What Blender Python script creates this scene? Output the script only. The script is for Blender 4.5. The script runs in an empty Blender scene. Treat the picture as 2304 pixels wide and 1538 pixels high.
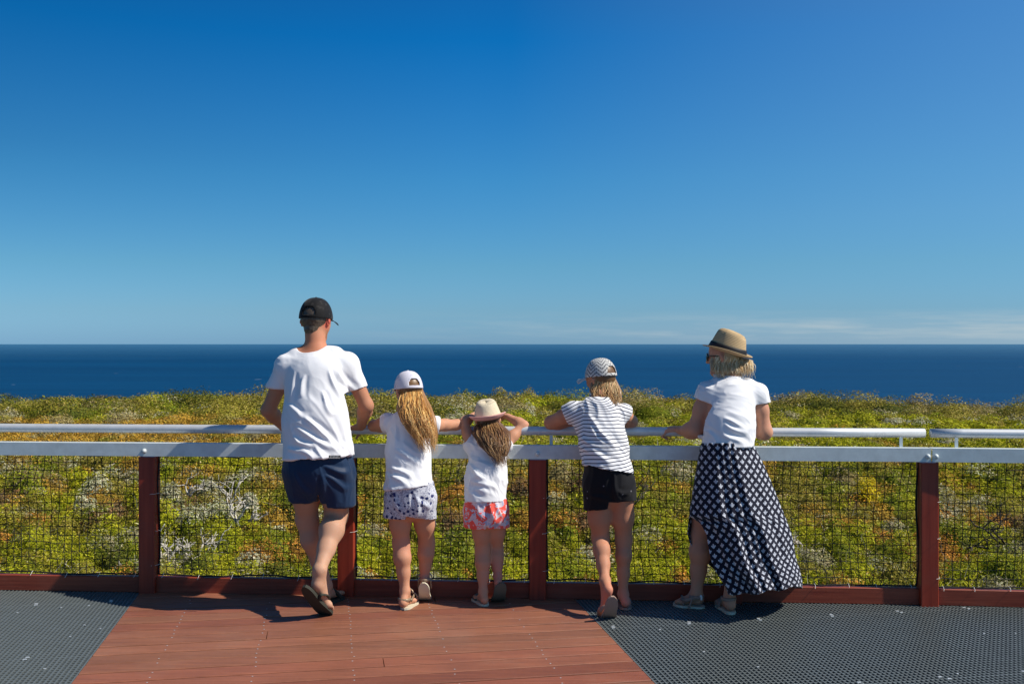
import bpy, math, random
import numpy as np
from mathutils import Vector
rng = np.random.default_rng(7); random.seed(7)
sc = bpy.context.scene; C = sc.collection
R = math.radians

# ---------------------------------------------------------------- camera, sky, sun, exposure
EYE = 1.53; F = 2240.0; CX = 1152.0; HY = 769.0
cam_d = bpy.data.cameras.new('camera'); cam = bpy.data.objects.new('camera', cam_d); C.objects.link(cam)
cam_d.lens = 35.0; cam_d.sensor_width = 36.0; cam_d.clip_start = 0.1; cam_d.clip_end = 60000
cam.location = (0, 0, EYE); cam.rotation_euler = (R(90), 0, 0)
sc.camera = cam
SUNV = Vector((0.95, -0.21, 1.0)).normalized()          # towards the sun
ELEV = math.asin(SUNV.z); AZ = math.atan2(SUNV.x, SUNV.y)
sun_d = bpy.data.lights.new('sun', 'SUN'); sun_d.energy = 4.9; sun_d.angle = R(0.53); sun_d.color = (1.0, 0.93, 0.82)
sun = bpy.data.objects.new('sun', sun_d); C.objects.link(sun)
sun.rotation_euler = (-SUNV).to_track_quat('-Z', 'Y').to_euler(); sun.location = (20, -6, 22)
sc.view_settings.view_transform = 'Standard'; sc.view_settings.look = 'None'
sc.view_settings.gamma = 1; sc.view_settings.use_curve_mapping = False
sc.view_settings.exposure = 0.15

class E:
    """tiny expression builder for shader node maths"""
    def __init__(s, nt, v): s.nt = nt; s.v = v
    def _op(s, op, *a):
        n = s.nt.nodes.new('ShaderNodeMath'); n.operation = op
        for i, x in enumerate((s,) + a):
            if isinstance(x, E): x = x.v
            if isinstance(x, (int, float)): n.inputs[i].default_value = x
            else: s.nt.links.new(x, n.inputs[i])
        return E(s.nt, n.outputs[0])
    def __add__(s, o): return s._op('ADD', o)
    def __sub__(s, o): return s._op('SUBTRACT', o)
    def __mul__(s, o): return s._op('MULTIPLY', o)
    def __truediv__(s, o): return s._op('DIVIDE', o)
    def __rsub__(s, o): return (s * -1.0) + o
    __radd__ = __add__; __rmul__ = __mul__
    def frac(s): return s._op('FRACT')
    def floor(s): return s._op('FLOOR')
    def abs(s): return s._op('ABSOLUTE')
    def sin(s): return s._op('SINE')
    def sqrt(s): return s._op('SQRT')
    def pow(s, o): return s._op('POWER', o)
    def lt(s, o): return s._op('LESS_THAN', o)
    def gt(s, o): return s._op('GREATER_THAN', o)
    def min(s, o): return s._op('MINIMUM', o)
    def max(s, o): return s._op('MAXIMUM', o)
    def clamp(s):
        r = s._op('ADD', 0.0); r.v.node.use_clamp = True; return r
    def step(s, a, b): return ((s - a) / (b - a)).clamp()

def lnk(nt, a, b):
    if isinstance(a, E): a = a.v
    nt.links.new(a, b)
def mixc(nt, f, a, b):
    n = nt.nodes.new('ShaderNodeMix'); n.data_type = 'RGBA'
    for k, x in (('Factor', f), ('A', a), ('B', b)):
        i = {'Factor': 0, 'A': 6, 'B': 7}[k]
        if isinstance(x, E): x = x.v
        if isinstance(x, (int, float)): n.inputs[i].default_value = x
        elif isinstance(x, (tuple, list)): n.inputs[i].default_value = tuple(x)[:3] + (1,)
        else: nt.links.new(x, n.inputs[i])
    return n.outputs[2]
def noise(nt, vec, scale, detail=3, rough=0.55, dist=0.0):
    n = nt.nodes.new('ShaderNodeTexNoise'); n.inputs['Scale'].default_value = scale
    n.inputs['Detail'].default_value = detail; n.inputs['Roughness'].default_value = rough
    n.inputs['Distortion'].default_value = dist
    if vec is not None: lnk(nt, vec, n.inputs['Vector'])
    return E(nt, n.outputs['Fac'])
def mapping(nt, vec, scale=(1, 1, 1), rot=(0, 0, 0), loc=(0, 0, 0)):
    n = nt.nodes.new('ShaderNodeMapping'); n.inputs['Scale'].default_value = scale
    n.inputs['Rotation'].default_value = rot; n.inputs['Location'].default_value = loc
    lnk(nt, vec, n.inputs['Vector']); return n.outputs[0]
def sep(nt, vec):
    n = nt.nodes.new('ShaderNodeSeparateXYZ'); lnk(nt, vec, n.inputs[0])
    return [E(nt, o) for o in n.outputs]
def comb(nt, x, y, z=0.0):
    n = nt.nodes.new('ShaderNodeCombineXYZ')
    for i, v in enumerate((x, y, z)):
        if isinstance(v, E): lnk(nt, v, n.inputs[i])
        else: n.inputs[i].default_value = v
    return n.outputs[0]
def attr(nt, name):
    n = nt.nodes.new('ShaderNodeAttribute'); n.attribute_name = name; return n
def coord(nt, which='Object'):
    return nt.nodes.new('ShaderNodeTexCoord').outputs[which]
def bump(nt, bsdf, h, strength=0.3, dist=0.01):
    n = nt.nodes.new('ShaderNodeBump'); n.inputs['Strength'].default_value = strength
    n.inputs['Distance'].default_value = dist; lnk(nt, h, n.inputs['Height'])
    nt.links.new(n.outputs[0], bsdf.inputs['Normal'])
def mat(name, col=(0.5, 0.5, 0.5), rough=0.7, metal=0.0, spec=0.4, sss=0.0):
    m = bpy.data.materials.new(name); m.use_nodes = True; nt = m.node_tree
    b = nt.nodes['Principled BSDF']
    b.inputs['Base Color'].default_value = tuple(col) + (1,); b.inputs['Roughness'].default_value = rough
    b.inputs['Metallic'].default_value = metal; b.inputs['Specular IOR Level'].default_value = spec
    if sss:
        b.inputs['Subsurface Weight'].default_value = sss
        b.inputs['Subsurface Radius'].default_value = (0.012, 0.004, 0.002); b.inputs['Subsurface Scale'].default_value = 1.0
    return m, nt, b

# world: physical sky, deepened like the polarised sky of the photograph
w = bpy.data.worlds.new('World'); sc.world = w; w.use_nodes = True; nt = w.node_tree
sky = nt.nodes.new('ShaderNodeTexSky'); sky.sky_type = 'NISHITA'; sky.sun_disc = False
sky.sun_elevation = ELEV; sky.sun_rotation = AZ; sky.altitude = 60; sky.air_density = 1.0
sky.dust_density = 0.35; sky.ozone_density = 2.6
d = sep(nt, coord(nt, 'Generated'))
z = d[2].max(0.0)
grade = nt.nodes.new('ShaderNodeValToRGB'); lnk(nt, z, grade.inputs[0])
cr = grade.color_ramp
GR = [(0.0, (0.29, 0.59, 1.14)), (0.03, (0.295, 0.56, 0.93)), (0.075, (0.262, 0.57, 0.83)), (0.16, (0.165, 0.575, 0.87)), (0.29, (0.022, 0.50, 0.92)), (0.40, (0.06, 0.40, 0.78)), (0.75, (0.30, 0.46, 0.62))]
cr.elements[0].position = 0.0; cr.elements[0].color = GR[0][1] + (1,); cr.elements[1].position = GR[-1][0]; cr.elements[1].color = GR[-1][1] + (1,)
for p_, c_ in GR[1:-1]:
    e = cr.elements.new(p_); e.color = c_ + (1,)
mm = nt.nodes.new('ShaderNodeMix'); mm.data_type = 'RGBA'; mm.blend_type = 'MULTIPLY'; mm.inputs[0].default_value = 1
nt.links.new(sky.outputs[0], mm.inputs[6]); nt.links.new(grade.outputs[0], mm.inputs[7])
# thin far-off cloud bank low over the horizon, stronger towards the right
az = d[0] * 1.1
cv = comb(nt, az * 7.0, d[2] * 95.0, 0.0)
cn = noise(nt, cv, 1.0, 5, 0.6)
lay = d[2].step(0.0, 0.006) * (1.0 - d[2].step(0.018, 0.032)) * az.step(-0.25, 0.45)
cl = (cn.step(0.44, 0.72) * lay * 0.75 + (1.0 - d[2].step(0.010, 0.032)) * az.step(-0.1, 0.5) * 0.34).clamp()
dim = mixc(nt, (az * -1.0).step(0.05, 0.6) * z.step(0.02, 0.18) * 0.27, mm.outputs[2], (0, 0, 0))
glow = mixc(nt, az.step(0.0, 0.62) * (0.30 * z.step(0.0, 0.12)), dim, (2.1, 3.7, 5.4))
out = mixc(nt, cl, glow, (3.7, 4.5, 4.9))
bg = nt.nodes['Background']; nt.links.new(out, bg.inputs[0]); bg.inputs[1].default_value = 0.11

# ---------------------------------------------------------------- mesh helpers
def P(px, py, D): return np.array(((px - CX) / F * D, D, EYE - (py - HY) / F * D))
def setp(o, label=None, cat=None, group=None, kind=None):
    if label: o['label'] = label
    if cat: o['category'] = cat
    if group: o['group'] = group
    if kind: o['kind'] = kind
    return o
def empty(name, loc, **k):
    o = bpy.data.objects.new(name, None); C.objects.link(o); o.location = loc; o.empty_display_size = 0.1
    return setp(o, **k)
def make(name, verts, faces, mats, parent=None, smooth=True, colors=None, fattr=None, matidx=None, uv=None, **k):
    """faces: (n,4)/(n,3) int array or list of tuples; vertices in world space, parent at its own location"""
    me = bpy.data.meshes.new(name)
    verts = np.asarray(verts, dtype=np.float32)
    org = np.zeros(3, np.float32)
    if parent is not None:
        p = parent
        while p is not None: org += np.array(p.location, np.float32); p = p.parent
    verts = verts - org
    if isinstance(faces, np.ndarray):
        n, q = faces.shape
        me.vertices.add(len(verts)); me.vertices.foreach_set('co', verts.ravel())
        me.loops.add(n * q); me.loops.foreach_set('vertex_index', faces.astype(np.int32).ravel())
        me.polygons.add(n); me.polygons.foreach_set('loop_start', np.arange(0, n * q, q, dtype=np.int32))
        me.polygons.foreach_set('loop_total', np.full(n, q, np.int32))
        me.update(calc_edges=True)
    else:
        me.from_pydata([tuple(map(float, v)) for v in verts], [], [tuple(f) for f in faces])
    if smooth is True: me.polygons.foreach_set('use_smooth', np.ones(len(me.polygons), bool))
    if colors is not None:
        a = me.color_attributes.new('Col', 'FLOAT_COLOR', 'POINT')
        cc = np.ones((len(verts), 4), np.float32); cc[:, :3] = colors; a.data.foreach_set('color', cc.ravel())
    for kk, vv in (fattr or {}).items():
        a = me.attributes.new(kk, 'FLOAT', 'POINT'); a.data.foreach_set('value', np.asarray(vv, np.float32))
    if uv is not None:
        l = me.uv_layers.new(name='UVMap'); li = np.empty(len(me.loops), np.int32); me.loops.foreach_get('vertex_index', li)
        l.data.foreach_set('uv', np.asarray(uv, np.float32)[li].ravel())
    for m in (mats if isinstance(mats, (list, tuple)) else [mats]): me.materials.append(m)
    if matidx is not None: me.polygons.foreach_set('material_index', np.asarray(matidx, np.int32))
    me.update()
    o = bpy.data.objects.new(name, me); C.objects.link(o)
    if parent is not None: o.parent = parent
    return setp(o, **k)
class MB:
    """collects shapes into one mesh"""
    def __init__(s): s.v = []; s.f = []; s.c = []; s.mi = []; s.n = 0
    def add(s, v, f, col=None, mi=0):
        v = np.asarray(v, float); s.v.append(v); s.f += [tuple(int(i) + s.n for i in q) for q in f]
        s.mi += [mi] * len(f); s.n += len(v)
        s.c.append(np.tile(np.array(col if col is not None else (1, 1, 1), float), (len(v), 1)))
    def box(s, c, X, Y, Z, col=None, mi=0, bev=0.0):
        c, X, Y, Z = map(lambda a: np.asarray(a, float), (c, X, Y, Z))
        if bev <= 0:
            v = [c + a * X + b * Y + d * Z for a in (-1, 1) for b in (-1, 1) for d in (-1, 1)]
            f = [(0, 1, 3, 2), (4, 6, 7, 5), (0, 4, 5, 1), (2, 3, 7, 6), (0, 2, 6, 4), (1, 5, 7, 3)]
            s.add(v, f, col, mi); return
        # chamfered along the long (X) edges
        ly, lz = np.linalg.norm(Y), np.linalg.norm(Z); y, zz = Y / ly, Z / lz
        pr = [(-ly + bev, -lz), (ly - bev, -lz), (ly, -lz + bev), (ly, lz - bev), (ly - bev, lz), (-ly + bev, lz), (-ly, lz - bev), (-ly, -lz + bev)]
        v = [c - X + a * y + b * zz for a, b in pr] + [c + X + a * y + b * zz for a, b in pr]
        f = [(i, (i + 1) % 8, 8 + (i + 1) % 8, 8 + i) for i in range(8)] + [tuple(range(7, -1, -1)), tuple(range(8, 16))]
        s.add(v, f, col, mi)
    def tube(s, pts, rad, n=8, col=None, mi=0, cap=True, flat=1.0):
        pts = np.asarray(pts, float); m = len(pts)
        rad = np.full(m, rad, float) if np.isscalar(rad) else np.asarray(rad, float)
        t = np.gradient(pts, axis=0); t /= np.linalg.norm(t, axis=1)[:, None] + 1e-12
        up = np.array((0, 0, 1.0)) if abs(t[0][2]) < 0.9 else np.array((0, 1.0, 0))
        u = np.cross(t[0], up); u /= np.linalg.norm(u); U = []
        for i in range(m):
            u = u - t[i] * u.dot(t[i]); u /= np.linalg.norm(u) + 1e-12; U.append(u)
        U = np.array(U); W = np.cross(t, U); a = np.arange(n) * 2 * math.pi / n
        v = pts[:, None] + rad[:, None, None] * (np.cos(a)[None, :, None] * U[:, None] + flat * np.sin(a)[None, :, None] * W[:, None])
        f = [(i * n + j, i * n + (j + 1) % n, (i + 1) * n + (j + 1) % n, (i + 1) * n + j) for i in range(m - 1) for j in range(n)]
        if cap: f += [tuple(range(n - 1, -1, -1)), tuple(range((m - 1) * n, m * n))]
        s.add(v.reshape(-1, 3), f, col, mi)
    def build(s, name, mats, parent=None, smooth=False, **k):
        return make(name, np.concatenate(s.v), s.f, mats, parent, smooth, colors=np.concatenate(s.c), matidx=s.mi, **k)
def grid_faces(nu, nv, wrapu=False):
    i, j = np.meshgrid(np.arange(nu if wrapu else nu - 1), np.arange(nv - 1), indexing='ij'); i2 = (i + 1) % nu
    return np.stack([i * nv + j, i2 * nv + j, i2 * nv + j + 1, i * nv + j + 1], -1).reshape(-1, 4)

# value noise in numpy
def _h(ix, iy, iz, seed):
    n = (ix * 73856093) ^ (iy * 19349663) ^ (iz * 83492791) ^ (seed * 2654435)
    n = n & 0x7fffffff; n = (n ^ (n >> 13)) * 1274126177 & 0x7fffffff; n = n ^ (n >> 16)
    return (n & 0xffff) / 65535.0
def vnoise(p, seed=0):
    p = np.asarray(p, float); i = np.floor(p).astype(np.int64); f = p - i; f = f * f * (3 - 2 * f); r = 0
    for a in (0, 1):
        for b in (0, 1):
            for c in (0, 1):
                wgt = (f[..., 0] if a else 1 - f[..., 0]) * (f[..., 1] if b else 1 - f[..., 1]) * (f[..., 2] if c else 1 - f[..., 2])
                r = r + wgt * _h(i[..., 0] + a, i[..., 1] + b, i[..., 2] + c, seed)
    return r * 2 - 1
def fbm(p, seed=0, o=3):
    r = 0; a = 1
    for k in range(o): r = r + a * vnoise(np.asarray(p) * (2 ** k), seed + k); a *= 0.5
    return r
# ---------------------------------------------------------------- materials of the structure
def wood_mat(name, base, var=0.35, rough=0.55):
    m, nt, b = mat(name, base, rough)
    a = attr(nt, 'Col'); co = coord(nt)
    n1 = noise(nt, mapping(nt, co, (2.2, 60, 60), (0, 0, R(-10.4))), 1.0, 5, 0.6)
    n2 = noise(nt, co, 2.3, 4, 0.6)
    n3 = noise(nt, co, 45.0, 3, 0.7)
    k = (n1 - 0.5) * var * 3.2 + (n2 - 0.5) * 0.6 + (n3 - 0.5) * 0.25 + 1.0
    mx = nt.nodes.new('ShaderNodeVectorMath'); mx.operation = 'SCALE'
    cm = nt.nodes.new('ShaderNodeVectorMath'); cm.operation = 'MULTIPLY'
    lnk(nt, a.outputs['Color'], cm.inputs[0]); cm.inputs[1].default_value = base
    lnk(nt, cm.outputs[0], mx.inputs[0]); lnk(nt, k, mx.inputs['Scale'])
    dust = noise(nt, co, 1.3, 5, 0.65).step(0.55, 0.8) * 0.3
    lnk(nt, mixc(nt, dust, mx.outputs[0], (0.34, 0.22, 0.15)), b.inputs['Base Color'])
    lnk(nt, (n1 * 0.3 + 0.42), b.inputs['Roughness'])
    bump(nt, b, n1 + n3 * 0.5, 0.35, 0.004)
    return m
M_deck = wood_mat('jarrah decking', (0.255, 0.088, 0.048))
def post_mat():
    m, nt, b = mat('stained jarrah', (0.12, 0.022, 0.012), 0.45)
    co = coord(nt)
    n1 = noise(nt, mapping(nt, co, (30, 30, 1.6)), 1.0, 4, 0.6); n2 = noise(nt, co, 5.0, 3)
    c = mixc(nt, n1.step(0.3, 0.75), (0.20, 0.020, 0.008), (0.36, 0.048, 0.020))
    lnk(nt, mixc(nt, n2.step(0.5, 0.8) * 0.5, c, (0.2, 0.05, 0.03)), b.inputs['Base Color'])
    bump(nt, b, n1, 0.25, 0.003); return m
M_post = post_mat()
def kick_mat():
    m, nt, b = mat('stained jarrah board', (0.12, 0.022, 0.012), 0.5)
    co = coord(nt)
    n1 = noise(nt, mapping(nt, co, (1.6, 30, 60)), 1.0, 4, 0.6); n2 = noise(nt, co, 5.0, 3)
    c = mixc(nt, n1.step(0.3, 0.75), (0.19, 0.028, 0.012), (0.33, 0.066, 0.030))
    lnk(nt, mixc(nt, n2.step(0.5, 0.8) * 0.5, c, (0.3, 0.085, 0.05)), b.inputs['Base Color'])
    bump(nt, b, n1, 0.25, 0.003); return m
M_kick = kick_mat()
def metal_mat(name, col, rough, metal=0.35):
    m, nt, b = mat(name, col, rough, metal, 0.5); co = coord(nt)
    n1 = noise(nt, co, 14.0, 5, 0.65); n2 = noise(nt, mapping(nt, co, (3, 40, 40)), 1.0, 3)
    c = mixc(nt, n1.step(0.35, 0.7) * 0.6 + n2 * 0.25, col, tuple(x * 0.72 for x in col))
    lnk(nt, c, b.inputs['Base Color']); lnk(nt, n1 * 0.25 + (rough - 0.1), b.inputs['Roughness'])
    bump(nt, b, n1, 0.08, 0.003); return m
M_galv = metal_mat('galvanised steel', (0.68, 0.74, 0.74), 0.55, 0.1)
M_pipe = metal_mat('brushed aluminium pipe', (0.72, 0.74, 0.75), 0.42, 0.3)
M_grate = metal_mat('dark fibre grating', (0.135, 0.155, 0.155), 0.42, 0.0)
M_clip, _, _ = mat('bright steel clip', (0.75, 0.78, 0.78), 0.35, 0.4)
M_cord, _, _ = mat('black netting cord', (0.012, 0.011, 0.010), 0.8)
M_tie, _, _ = mat('pale cable tie', (0.75, 0.73, 0.66), 0.5)

# ---------------------------------------------------------------- fence line
def D0(x): return 6.13 - 0.063 * (x + 3.15) if x < 2.43 else 5.7785 - 0.10 * (x - 2.43)
def FP(x, off=0.0, z=0.0):      # point on the fence line, off = towards the sea
    return np.array((x + off * 0.063, D0(x) + off, z))
AXW = np.array((math.sin(R(-10.4)), math.cos(R(-10.4)), 0.0)); AXB = np.array((AXW[1], -AXW[0], 0.0))
WL = P(160, 1538, 3427 / 769.0); WR = P(1475, 1538, 3427 / 769.0)
u0 = WL.dot(AXB); u1 = WR.dot(AXB)

# deck of boards
mb = MB(); bw = 0.126; gap = 0.012; k = 0
v = 0.6
while v < 7.0:
    cshade = rng.uniform(0.82, 1.14); tint = rng.uniform(-0.10, 0.20)
    col = (cshade * (1 + tint * 0.3), cshade * (1 + tint * 1.2), cshade * (1 + tint * 1.1))
    a = u0; segs = [(u0, u1)]
    if k % 4 == 2: mid = u0 + rng.uniform(0.8, 1.8); segs = [(u0, mid), (mid + 0.004, u1)]
    for (s0, s1) in segs:
        # clip against the fence: keep boards on the near side
        c = AXB * (s0 + s1) / 2 + AXW * (v + bw / 2)
        lim0 = D0((AXB * s0 + AXW * v)[0]) - 0.0; 
        e0 = AXB * s0 + AXW * (v + bw); e1 = AXB * s1 + AXW * (v + bw)
        if (AXB * s0 + AXW * v)[1] > D0(-2.3) + 0.05 and (AXB * s1 + AXW * v)[1] > D0(0.4) + 0.05: continue
        ss0, ss1 = s0, s1
        N = 40; us = np.linspace(s0, s1, N); ok = [((AXB * q + AXW * (v + bw))[1] < D0((AXB * q)[0]) + 0.26) for q in us]
        if not any(ok): continue
        ss0 = us[ok.index(True)]; ss1 = us[len(ok) - 1 - ok[::-1].index(True)]
        if ss1 - ss0 < 0.05: continue
        c = AXB * (ss0 + ss1) / 2 + AXW * (v + bw / 2) + np.array((0, 0, -0.016 + rng.uniform(-.0007, .0007)))
        mb.box(c, AXB * (ss1 - ss0) / 2, AXW * bw / 2, (0, 0, 0.016), col, 0, 0.003)
    v += bw + gap; k += 1
# screw heads in their rows on the joists
v = 0.6
while v < 6.2:
    for j, q in enumerate(np.arange(u0 + 0.33, u1, 0.46)):
        for dv in (0.028, 0.098):
            if rng.random() < 0.16: continue
            c = AXB * (q + rng.uniform(-.006, .006)) + AXW * (v + dv)
            if c[1] > D0(c[0]) - 0.06: continue
            a = np.arange(8) * math.pi / 4; r = 0.0042
            vv = [c + np.array((r * math.cos(t), r * math.sin(t), 0.0013)) for t in a]
            mb.add(vv, [tuple(range(8))], (1, 1, 1), 1)
    v += bw + gap
# joists below
for q in np.arange(u0 + 0.33, u1, 0.46):
    mb.box(AXB * q + AXW * 3.3 + np.array((0, 0, -0.135)), AXW * 2.6, AXB * 0.022, (0, 0, 0.1), (0.4, 0.4, 0.4))
for q in (u0 - 0.03, u1 + 0.03):
    mb.box(AXB * q + AXW * 3.3 + np.array((0, 0, -0.155)), AXW * 2.6, AXB * 0.025, (0, 0, 0.12), (0.4, 0.4, 0.4))
mb.build('deck', [M_deck, M_clip], kind='structure')

# gratings either side: real bars
def clip(p, dvec, planes):
    t0, t1 = -50.0, 50.0
    for n, c in planes:              # keep n.x <= c
        den = n.dot(dvec); num = c - n.dot(p)
        if abs(den) < 1e-9:
            if num < 0: return None
            continue
        t = num / den
        if den > 0: t1 = min(t1, t)
        else: t0 = max(t0, t)
    return (t0, t1) if t1 - t0 > 0.01 else None
def grating(side):
    nf = np.array((0.063, 1.0, 0)); cf = nf.dot((0, D0(0), 0)) + 0.06
    if side > 0:
        pl = [(nf, cf), (-AXB, -(u1 + 0.004)), (np.array((1.0, 0, 0)), 4.9), (np.array((0, -1.0, 0)), -2.6)]
        org = AXB * (u1 + 0.004); qs = np.arange(0, 5.2, 0.0235)
    else:
        pl = [(nf, cf), (AXB, u0 - 0.004), (np.array((-1.0, 0, 0)), 4.9), (np.array((0, -1.0, 0)), -2.6)]
        org = AXB * (u0 - 0.004); qs = -np.arange(0, 5.2, 0.0235)
    mb = MB()
    for q in qs:
        p = org + AXB * (q + (0.003 if side > 0 else -0.003)); r = clip(p, AXW, pl)
        if r is None: continue
        # wavy ribs, as in expanded mesh
        c = p + AXW * (r[0] + r[1]) / 2 + np.array((0, 0, -0.0125)); g = rng.uniform(0.8, 1.15)
        mb.box(c, AXW * (r[1] - r[0]) / 2, AXB * 0.0034, (0, 0, 0.0115), (g, g, g))
    for i, vv in enumerate(np.arange(2.0, 8.0, 0.031)):
        r = clip(AXW * vv, AXB, pl)
        if r is None: continue
        c = AXW * vv + AXB * (r[0] + r[1]) / 2; seam = (i % 34 == 0)
        mb.box(c + np.array((0, 0, -0.0135)), AXB * (r[1] - r[0]) / 2, AXW * (0.0036 if not seam else 0.006), (0, 0, 0.0105), (0.9, 0.9, 0.9))
        if seam:
            for q in np.arange(r[0] + 0.06, r[1], 0.42):
                for dd in (-0.014, 0.016):
                    cc = AXW * (vv + dd) + AXB * (q + rng.uniform(-.015, .015)); mb.box(cc + np.array((0, 0, 0.001)), AXB * 0.009, AXW * 0.0045, (0, 0, 0.0018), None, 1)
    for t in range(26):      # stray clips, as scattered in the photograph
        cc = AXB * (u1 + rng.uniform(.1, 3.4)) + AXW * rng.uniform(3.6, 5.7) if side > 0 else AXB * (u0 - rng.uniform(.05, 1.4)) + AXW * rng.uniform(4.2, 6.2)
        if cc[1] + .063 * cc[0] > cf - .12: continue
        mb.box(cc + np.array((0, 0, 0.001)), AXB * rng.uniform(.003, .006), AXW * 0.003, (0, 0, 0.0015), None, 1)
    # carrier beams below
    for q in np.arange(0.5, 4.5, 0.9):
        p = org + AXB * q * side; r = clip(p, AXW, pl)
        if r: mb.box(p + AXW * (r[0] + r[1]) / 2 + np.array((0, 0, -0.13)), AXW * (r[1] - r[0]) / 2, AXB * 0.02, (0, 0, 0.1), (0.5, 0.4, 0.4))
    mb.build('grating_right' if side > 0 else 'grating_left', [M_grate, M_clip], kind='structure')
grating(1); grating(-1)

# ---------------------------------------------------------------- railing
TX = np.array((1, -0.063, 0)); TX = TX / np.linalg.norm(TX); NX = np.array((TX[1], -TX[0], 0)) * -1  # NX towards sea
NX = np.array((0.063, 1, 0)) / math.hypot(0.063, 1)
XE = 2.425
def xpx(p):
    x = (p - CX) / F * 5.93
    for _ in range(4): x = (p - CX) / F * D0(x)
    return x
rail = empty('railing', FP(0, 0, 0), label='long guard railing of dark red posts, steel rails and black netting along the deck edge', cat='railing')
def run(x0, x1, n=2): return np.linspace(x0, x1, n)
def beam(x0, x1):
    prof = [(-0.034, 0.838), (-0.034, 0.917), (0.028, 0.917), (0.028, 0.911), (-0.028, 0.911), (-0.028, 0.838)]
    v = [FP(x, o, zz) for x in (x0, x1) for o, zz in prof]; n = len(prof)
    f = [(i, (i + 1) % n, n + (i + 1) % n, n + i) for i in range(n)] + [tuple(range(n)), tuple(range(2 * n - 1, n - 1, -1))]
    m = MB(); m.add(v, f); return m.build('steel_beam', M_galv, rail)
beam(-4.6, XE - 0.004); beam(XE + 0.004, 4.4)
def pipe(x0, x1):
    m = MB(); m.tube([FP(x, 0.052, 0.997) for x in run(x0, x1, 12)], 0.0265, 24)
    o = m.build('handrail', M_pipe, rail, smooth=True); return o
pipe(-4.6, XE - 0.012); pipe(XE + 0.022, 4.4)
for px in (-190, 240 - 800, 633, 1240, 1600, 2030, 2155, 2560):
    x = xpx(px)
    m = MB(); m.box(FP(x, 0.022, 0.945), TX * 0.009, NX * 0.003, (0, 0, 0.03)); m.build('rail_bracket', M_galv, rail)
post_px = [-116, 331, 778, 1210, 1650, 2091, 2545]
PX = [xpx(p) for p in post_px]
HW = 0.050; HD = 0.045
for i, x in enumerate(PX):
    m = MB(); zc = 0.475 - 0.03
    m.box(FP(x, HD - 0.012, 0.36), (0, 0, 0.47), TX * HW, NX * HD, None, 0, 0.004)
    m.build('post', M_post, rail)
for i in range(len(PX) - 1):
    a, b = PX[i] + HW, PX[i + 1] - HW; c = (a + b) / 2
    m = MB(); m.box((FP(a, 0.045, 0.046) + FP(b, 0.045, 0.046)) / 2, (FP(b) - FP(a)) / 2, NX * 0.024, (0, 0, 0.048), None, 0, 0.004)
    m.build('kick_board', M_kick, rail)
    # netting of the bay
    L = b - a; s0 = a + 0.004; nx = int(round(L / 0.0485)); nz = 15; z0, z1 = 0.108, 0.845; m = MB()
    sd = i * 11
    def net(sx, sz):
        sx = np.asarray(sx, float); sz = np.asarray(sz, float)
        e = np.sin(np.clip((sx), 0, 1) * math.pi) ** 0.5
        q = np.stack([sx * 5, sz * 4, np.full_like(sx, sd)], -1)
        dx = 0.012 * vnoise(q, 3) * (0.3 + e) + 0.004 * vnoise(q * 5, 4)
        dz = 0.012 * vnoise(q, 5) + 0.004 * vnoise(q * 5, 6) - 0.008 * e
        dx = dx + (0.014 * np.sin(sz * 7 + sd) if i in (0, 4, 5) else 0.005 * np.sin(sz * 9 + sd)) * (1 - e)
        x = s0 + sx * (L - 0.008) + dx * np.minimum(1, e * 3 + .3); zz = z0 + sz * (z1 - z0) + dz * (1 - (sz < 0.01) * 0.5)
        off = 0.045 + 0.015 * vnoise(q * 1.3, 9)
        return np.stack([x + off * 0.063, D0((a + b) / 2) - 0.063 * (x - (a + b) / 2) + off, zz], -1)
    for j in range(1, nx):
        t = np.linspace(0, 1, 31); m.tube(net(np.full(31, j / nx), t), 0.0021, 4, cap=False)
    for j in range(1, nz):
        t = np.linspace(0, 1, nx * 2 + 1); m.tube(net(t, np.full(len(t), j / nz)), 0.0021, 4, cap=False)
    for j in range(1, nx):
        for q in range(1, nz):
            c = net(np.array([j / nx]), np.array([q / nz]))[0]; r = 0.0042 * rng.uniform(.8, 1.25)
            vv = [c + np.array(e) * r for e in ((1, 0, 0), (0, 1, 0), (-1, 0, 0), (0, -1, 0), (0, 0, 1), (0, 0, -1))]
            m.add(vv, [(0, 1, 4), (1, 2, 4), (2, 3, 4), (3, 0, 4), (1, 0, 5), (2, 1, 5), (3, 2, 5), (0, 3, 5)])
    no = m.build('net', M_cord, rail)
    m = MB(); t = np.linspace(0, 1, 40)
    m.tube(net(np.zeros(40), t), 0.0055, 6); m.tube(net(np.ones(40), t), 0.0055, 6)
    m.tube(net(t, np.zeros(40)), 0.0048, 6); m.tube(net(t, np.ones(40)), 0.004, 6)
    m.build('border_rope', M_cord, no, smooth=True)
    for j, q in enumerate(np.linspace(0.03, 0.97, 6)):
        c = net(np.array([q]), np.array([0.0]))[0]; m = MB()
        m.tube([c + np.array((0, 0.004, 0.008)), c + np.array((0.002, -0.012, 0.004)), c + np.array((0.001, -0.024, -0.006)), c + np.array((-0.003, -0.030, -0.015))], 0.0014, 5)
        m.build('cable_tie', M_tie, no)
    for q in (0.08, 0.38, 0.68):
        c = net(np.array([0.0]), np.array([q]))[0]; m = MB()
        m.tube([c + np.array((0.012, 0, 0)), c + np.array((-0.005, -0.045, 0)), c + np.array((-0.028, -0.058, 0))], 0.0011, 5)
        m.build('cable_tie', M_tie, no)
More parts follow.
